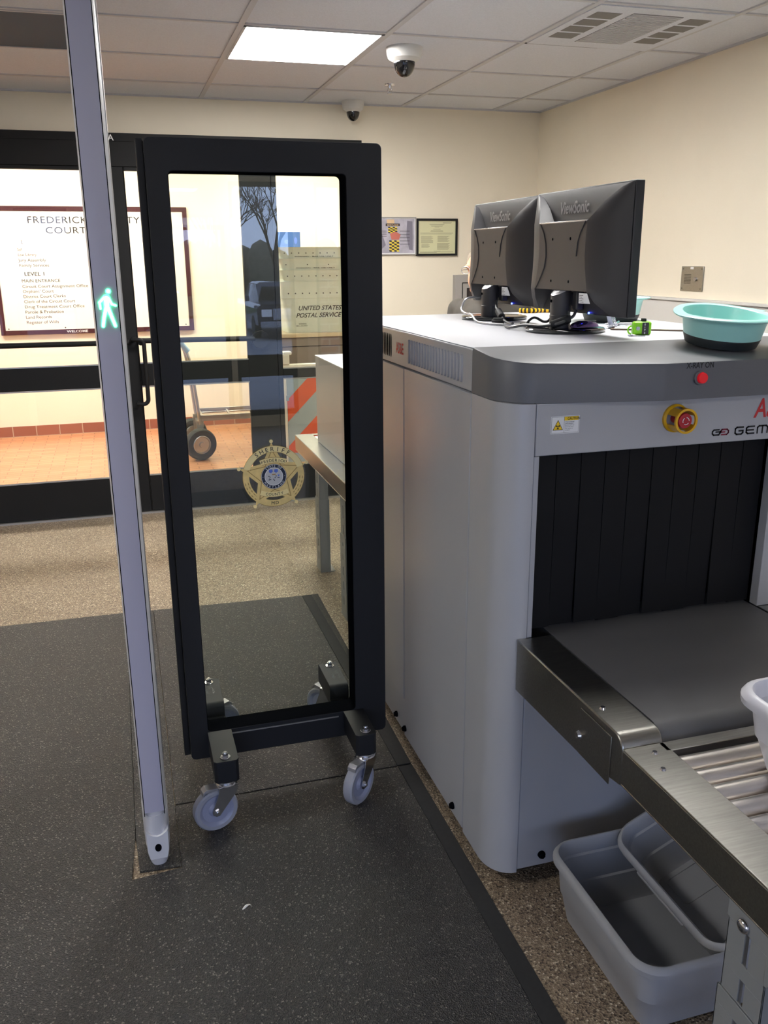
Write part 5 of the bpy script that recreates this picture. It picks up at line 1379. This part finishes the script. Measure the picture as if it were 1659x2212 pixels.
for args in (((HF + .098, 0, HZ + .015), (HF + .122, 0, HZ - .025), .008, .012), ((HF + .108, -.010, HZ - .027), (HF + .108, .010, HZ - .027), .009, .009),
             ((HF + .090, -.02, HZ - .055), (HF + .090, .02, HZ - .055), .0085, .0085), ((HF + .086, -.018, HZ - .068), (HF + .086, .018, HZ - .068), .0085, .0085),
             ((HF + .088, -.045, HZ + .028), (HF + .092, .045, HZ + .028), .010, .010)):
    bb_ = capsules([(Q(*args[0]), Q(*args[1]), args[2], args[3])], 0, '', None); mbp.add(bb_.v, bb_.f)
for sg_ in (-1, 1): hball(HF, .078 * sg_, HZ - .005, .018, .008, .032)
person = remesh(mbp, 'person', skin_m, 0.0062, loc=(PX, PY, 0), sm=3)
tag(person, 'person with grey hair and glasses mostly hidden behind the monitors', 'person')
def grow(spec, m, name, vox, sm=6):
    return remesh(capsules(spec, 0, '', None), name, m, vox, par=person, sm=sm)
S_ = []
def CS(a, c, r0, r1): S_.append((Q(*a), Q(*c), r0, r1))
CS((0, 0, .93), (0, 0, 1.12), .138, .143); CS((0, -.06, .95), (0, .06, .95), .132, .132); CS((0, 0, 1.12), (.005, 0, 1.30), .143, .142); CS((0, -.10, 1.335), (0, .10, 1.335), .095, .095); CS((0, 0, 1.38), (.012, 0, 1.41), .074, .066)
for sg_ in (-1, 1): CS((0, .17 * sg_, 1.36), (-.01, .215 * sg_, 1.09), .064, .053); CS((-.01, .215 * sg_, 1.09), (.085, .215 * sg_, .87), .053, .039)
grow(S_, shirt_m, 'shirt', 0.009)
S_.clear()
CS((0, -.06, .93), (0, .06, .93), .134, .134)
for sg_ in (-1, 1): CS((0, .085 * sg_, .90), (.01, .095 * sg_, .50), .100, .072); CS((.01, .095 * sg_, .50), (-.015, .10 * sg_, .10), .072, .062)
grow(S_, trouser_m, 'trousers', 0.010)
S_.clear()
for sg_ in (-1, 1): CS((-.035, .10 * sg_, .055), (.145, .115 * sg_, .048), .050, .046)
grow(S_, rubber_m, 'shoes', 0.008)
hm = MB(); n = 24; l = []
for j in range(9):
    t = PI / 2 * (0.02 + 0.98 * j / 8)
    rad = math.cos(PI / 2 - t); z = HZ + .040 + .094 * math.cos(t)
    back = 1.0
    l.append([tuple(Vector(Q(HF - .002, 0, z - .035 * (j / 8) * (1 if math.cos(2 * PI * i / n) < .35 else 0) * (1 - math.cos(2 * PI * i / n)))) + face * .106 * math.sin(t) * math.cos(2 * PI * i / n) * (1 if math.cos(2 * PI * i / n) < 0.3 else .93) + side * .084 * math.sin(t) * math.sin(2 * PI * i / n)) for i in range(n)])
hm.loft(l, 0, True, False); hm.build('hair', hair_m, person)
gl_ = MB()
for sg_ in (-1, 1):
    c = Q(HF + .118, .033 * sg_, HZ + .008)
    gl_.tube([tuple(Vector(c) + side * .023 * math.cos(a) + Vector((0, 0, .017 * math.sin(a)))) for a in [2 * PI * i / 20 for i in range(20)]], .0016, 6, closed=True)
    gl_.tube([tuple(Vector(c) + side * .023 * sg_), Q(HF + .06, .077 * sg_, HZ + .010), Q(HF + .0, .082 * sg_, HZ + .012)], .0018, 6)
gl_.tube([Q(HF + .118, -.010, HZ + .012), Q(HF + .124, 0, HZ + .014), Q(HF + .118, .010, HZ + .012)], .0015, 6)
gl_.build('glasses', silver_pl, person)

# ================================================================== OUTDOORS BEHIND THE CAMERA (seen as reflections in the glass)
struct('ground_outside', MB().box(-40, 40, -34, -7.0, -1.0, -0.92), asphalt_m, loc=(0, 0, -1))
struct('ground_landing', MB().box(-8, 8, -7.0, YB - 0.14, -1.0, -0.02), asphalt_m, loc=(0, 0, -1))
struct('ground_lawn', MB().box(-40, 40, -60, -34, -1.0, -0.80), grass_m, loc=(0, 0, -1))
bp = thing('brick_pier', 'red brick pier outside the entrance, seen reflected in the barrier glass', 'pillar', (2.1, -4.4, -0.02))
MB().box(1.93, 2.32, -4.75, -4.30, -0.02, 1.55).build('shaft', brick_m, bp)
MB().box(1.90, 2.35, -4.78, -4.27, 1.55, 1.62).build('cap', white_m, bp, bevel=0.004)
def tree(x, y, hgt, seed, label):
    rnd = random.Random(seed)
    t = thing('bare_tree', label, 'tree', (x, y, -0.02), 'bare trees outside')
    b = MB(); lf = MB()
    def grow_(p, d, r, L_, dep):
        q_ = p + d * L_
        b.cyl(p, q_, r, r * 0.68, n=6 if dep > 3 else 3, cap=False)
        if dep == 0:
            return
        for k in range(3 if dep > 1 else 4):
            nd = (d + Vector((rnd.uniform(-1, 1), rnd.uniform(-1, 1), rnd.uniform(-.3, .8))) * 0.62).normalized()
            grow_(p + d * L_ * rnd.uniform(.55, 1), nd, r * .6, L_ * rnd.uniform(.62, .82), dep - 1)
    grow_(Vector((x, y, -0.8)), Vector((0, 0, 1)), 0.16, hgt * 0.24, 6)
    b.build('branches', bark_m, t, smooth=False)
for k, (x, y, h_) in enumerate(((4.6, -37, 10.0), (8.8, -46, 11.5), (12.8, -37.5, 10), (0.2, -46, 11), (-4.6, -37.5, 10.5), (-9.8, -46, 11))):
    tree(x, y, h_, k, 'bare tree on the lawn outside, seen only as a reflection')
# houses-and-hedge line beyond the lawn
hg = MB()
rnd = random.Random(5)
for k in range(46):
    x = -24 + k * 1.15; hg.ball((x, -55 + rnd.uniform(-.6, .6), 0.6 + rnd.uniform(-.3, .5)), (1.1, 1.0, 1.3 + rnd.uniform(0, 0.9)), 0, 10, 6)
o = hg.build('hedge_row', mat('brown_hedge', (110, 106, 92), 0.95, noise=0.3, nscale=3), loc=(0, -55, -0.8))
tag(o, 'brown winter hedge row beyond the lawn, seen only as a reflection', 'hedge', kind='stuff')
tk = thing('pickup_truck', 'dark blue pickup truck parked outside, seen reflected in the barrier glass', 'truck', (3.7, -13.5, 0))
b = MB()
def tl(y, pts): return [(x, y, z) for x, z in pts]
bodyp = [(2.75, .45), (2.72, .95), (2.85, 1.08), (4.75, 1.08), (4.88, .95), (4.85, .45)]
cabp = [(2.85, 1.08), (3.02, 1.62), (3.15, 1.70), (4.45, 1.70), (4.58, 1.62), (4.75, 1.08)]
b.loft([tl(-11.1, [(x, z * .97) for x, z in bodyp]), tl(-11.0, bodyp), tl(-16.2, bodyp)][::-1], cap0=True, cap1=True)
b.loft([tl(-12.4, [(x, 1.08 + (z - 1.08) * 0.02) for x, z in cabp]), tl(-13.0, cabp), tl(-14.6, cabp), tl(-14.8, [(x, 1.08 + (z - 1.08) * .6) for x, z in cabp])][::-1], cap0=True, cap1=True)
b.build('body', carpaint_m, tk)
MB().prism([(2.98, 1.12), (3.12, 1.58), (4.48, 1.58), (4.62, 1.12)], 'y', -12.42, -12.40).build('windscreen', cglass_m, tk)
MB().box(3.2, 4.4, -11.0 + .08, -11.0 + .11 - .0, .62, .96).build('grille', chrome_m, tk)
MB().box(2.80, 4.80, -10.98 + 0.05, -10.98 + .15, .42, .58).build('bumper', chrome_m, tk)
for x in (2.95, 4.45): MB().box(x - .10, x + .22, -10.97 + .04, -10.93 + .02, .72, .94).build('headlight', white_l, tk)
for x in (2.84, 4.76):
    for y in (-12.0, -15.3):
        b = MB().cyl((x - .11, y, .37), (x + .11, y, .37), .37, n=28); b.build('wheel', tyre_m, tk, bevel=.03)
for x in (2.60, 4.90): MB().box(x - .04, x + .14, -12.75, -12.65, 1.12, 1.30).build('mirror', carpaint_m, tk, bevel=.02)
tk.location = (5.1, -25.2, -0.92)
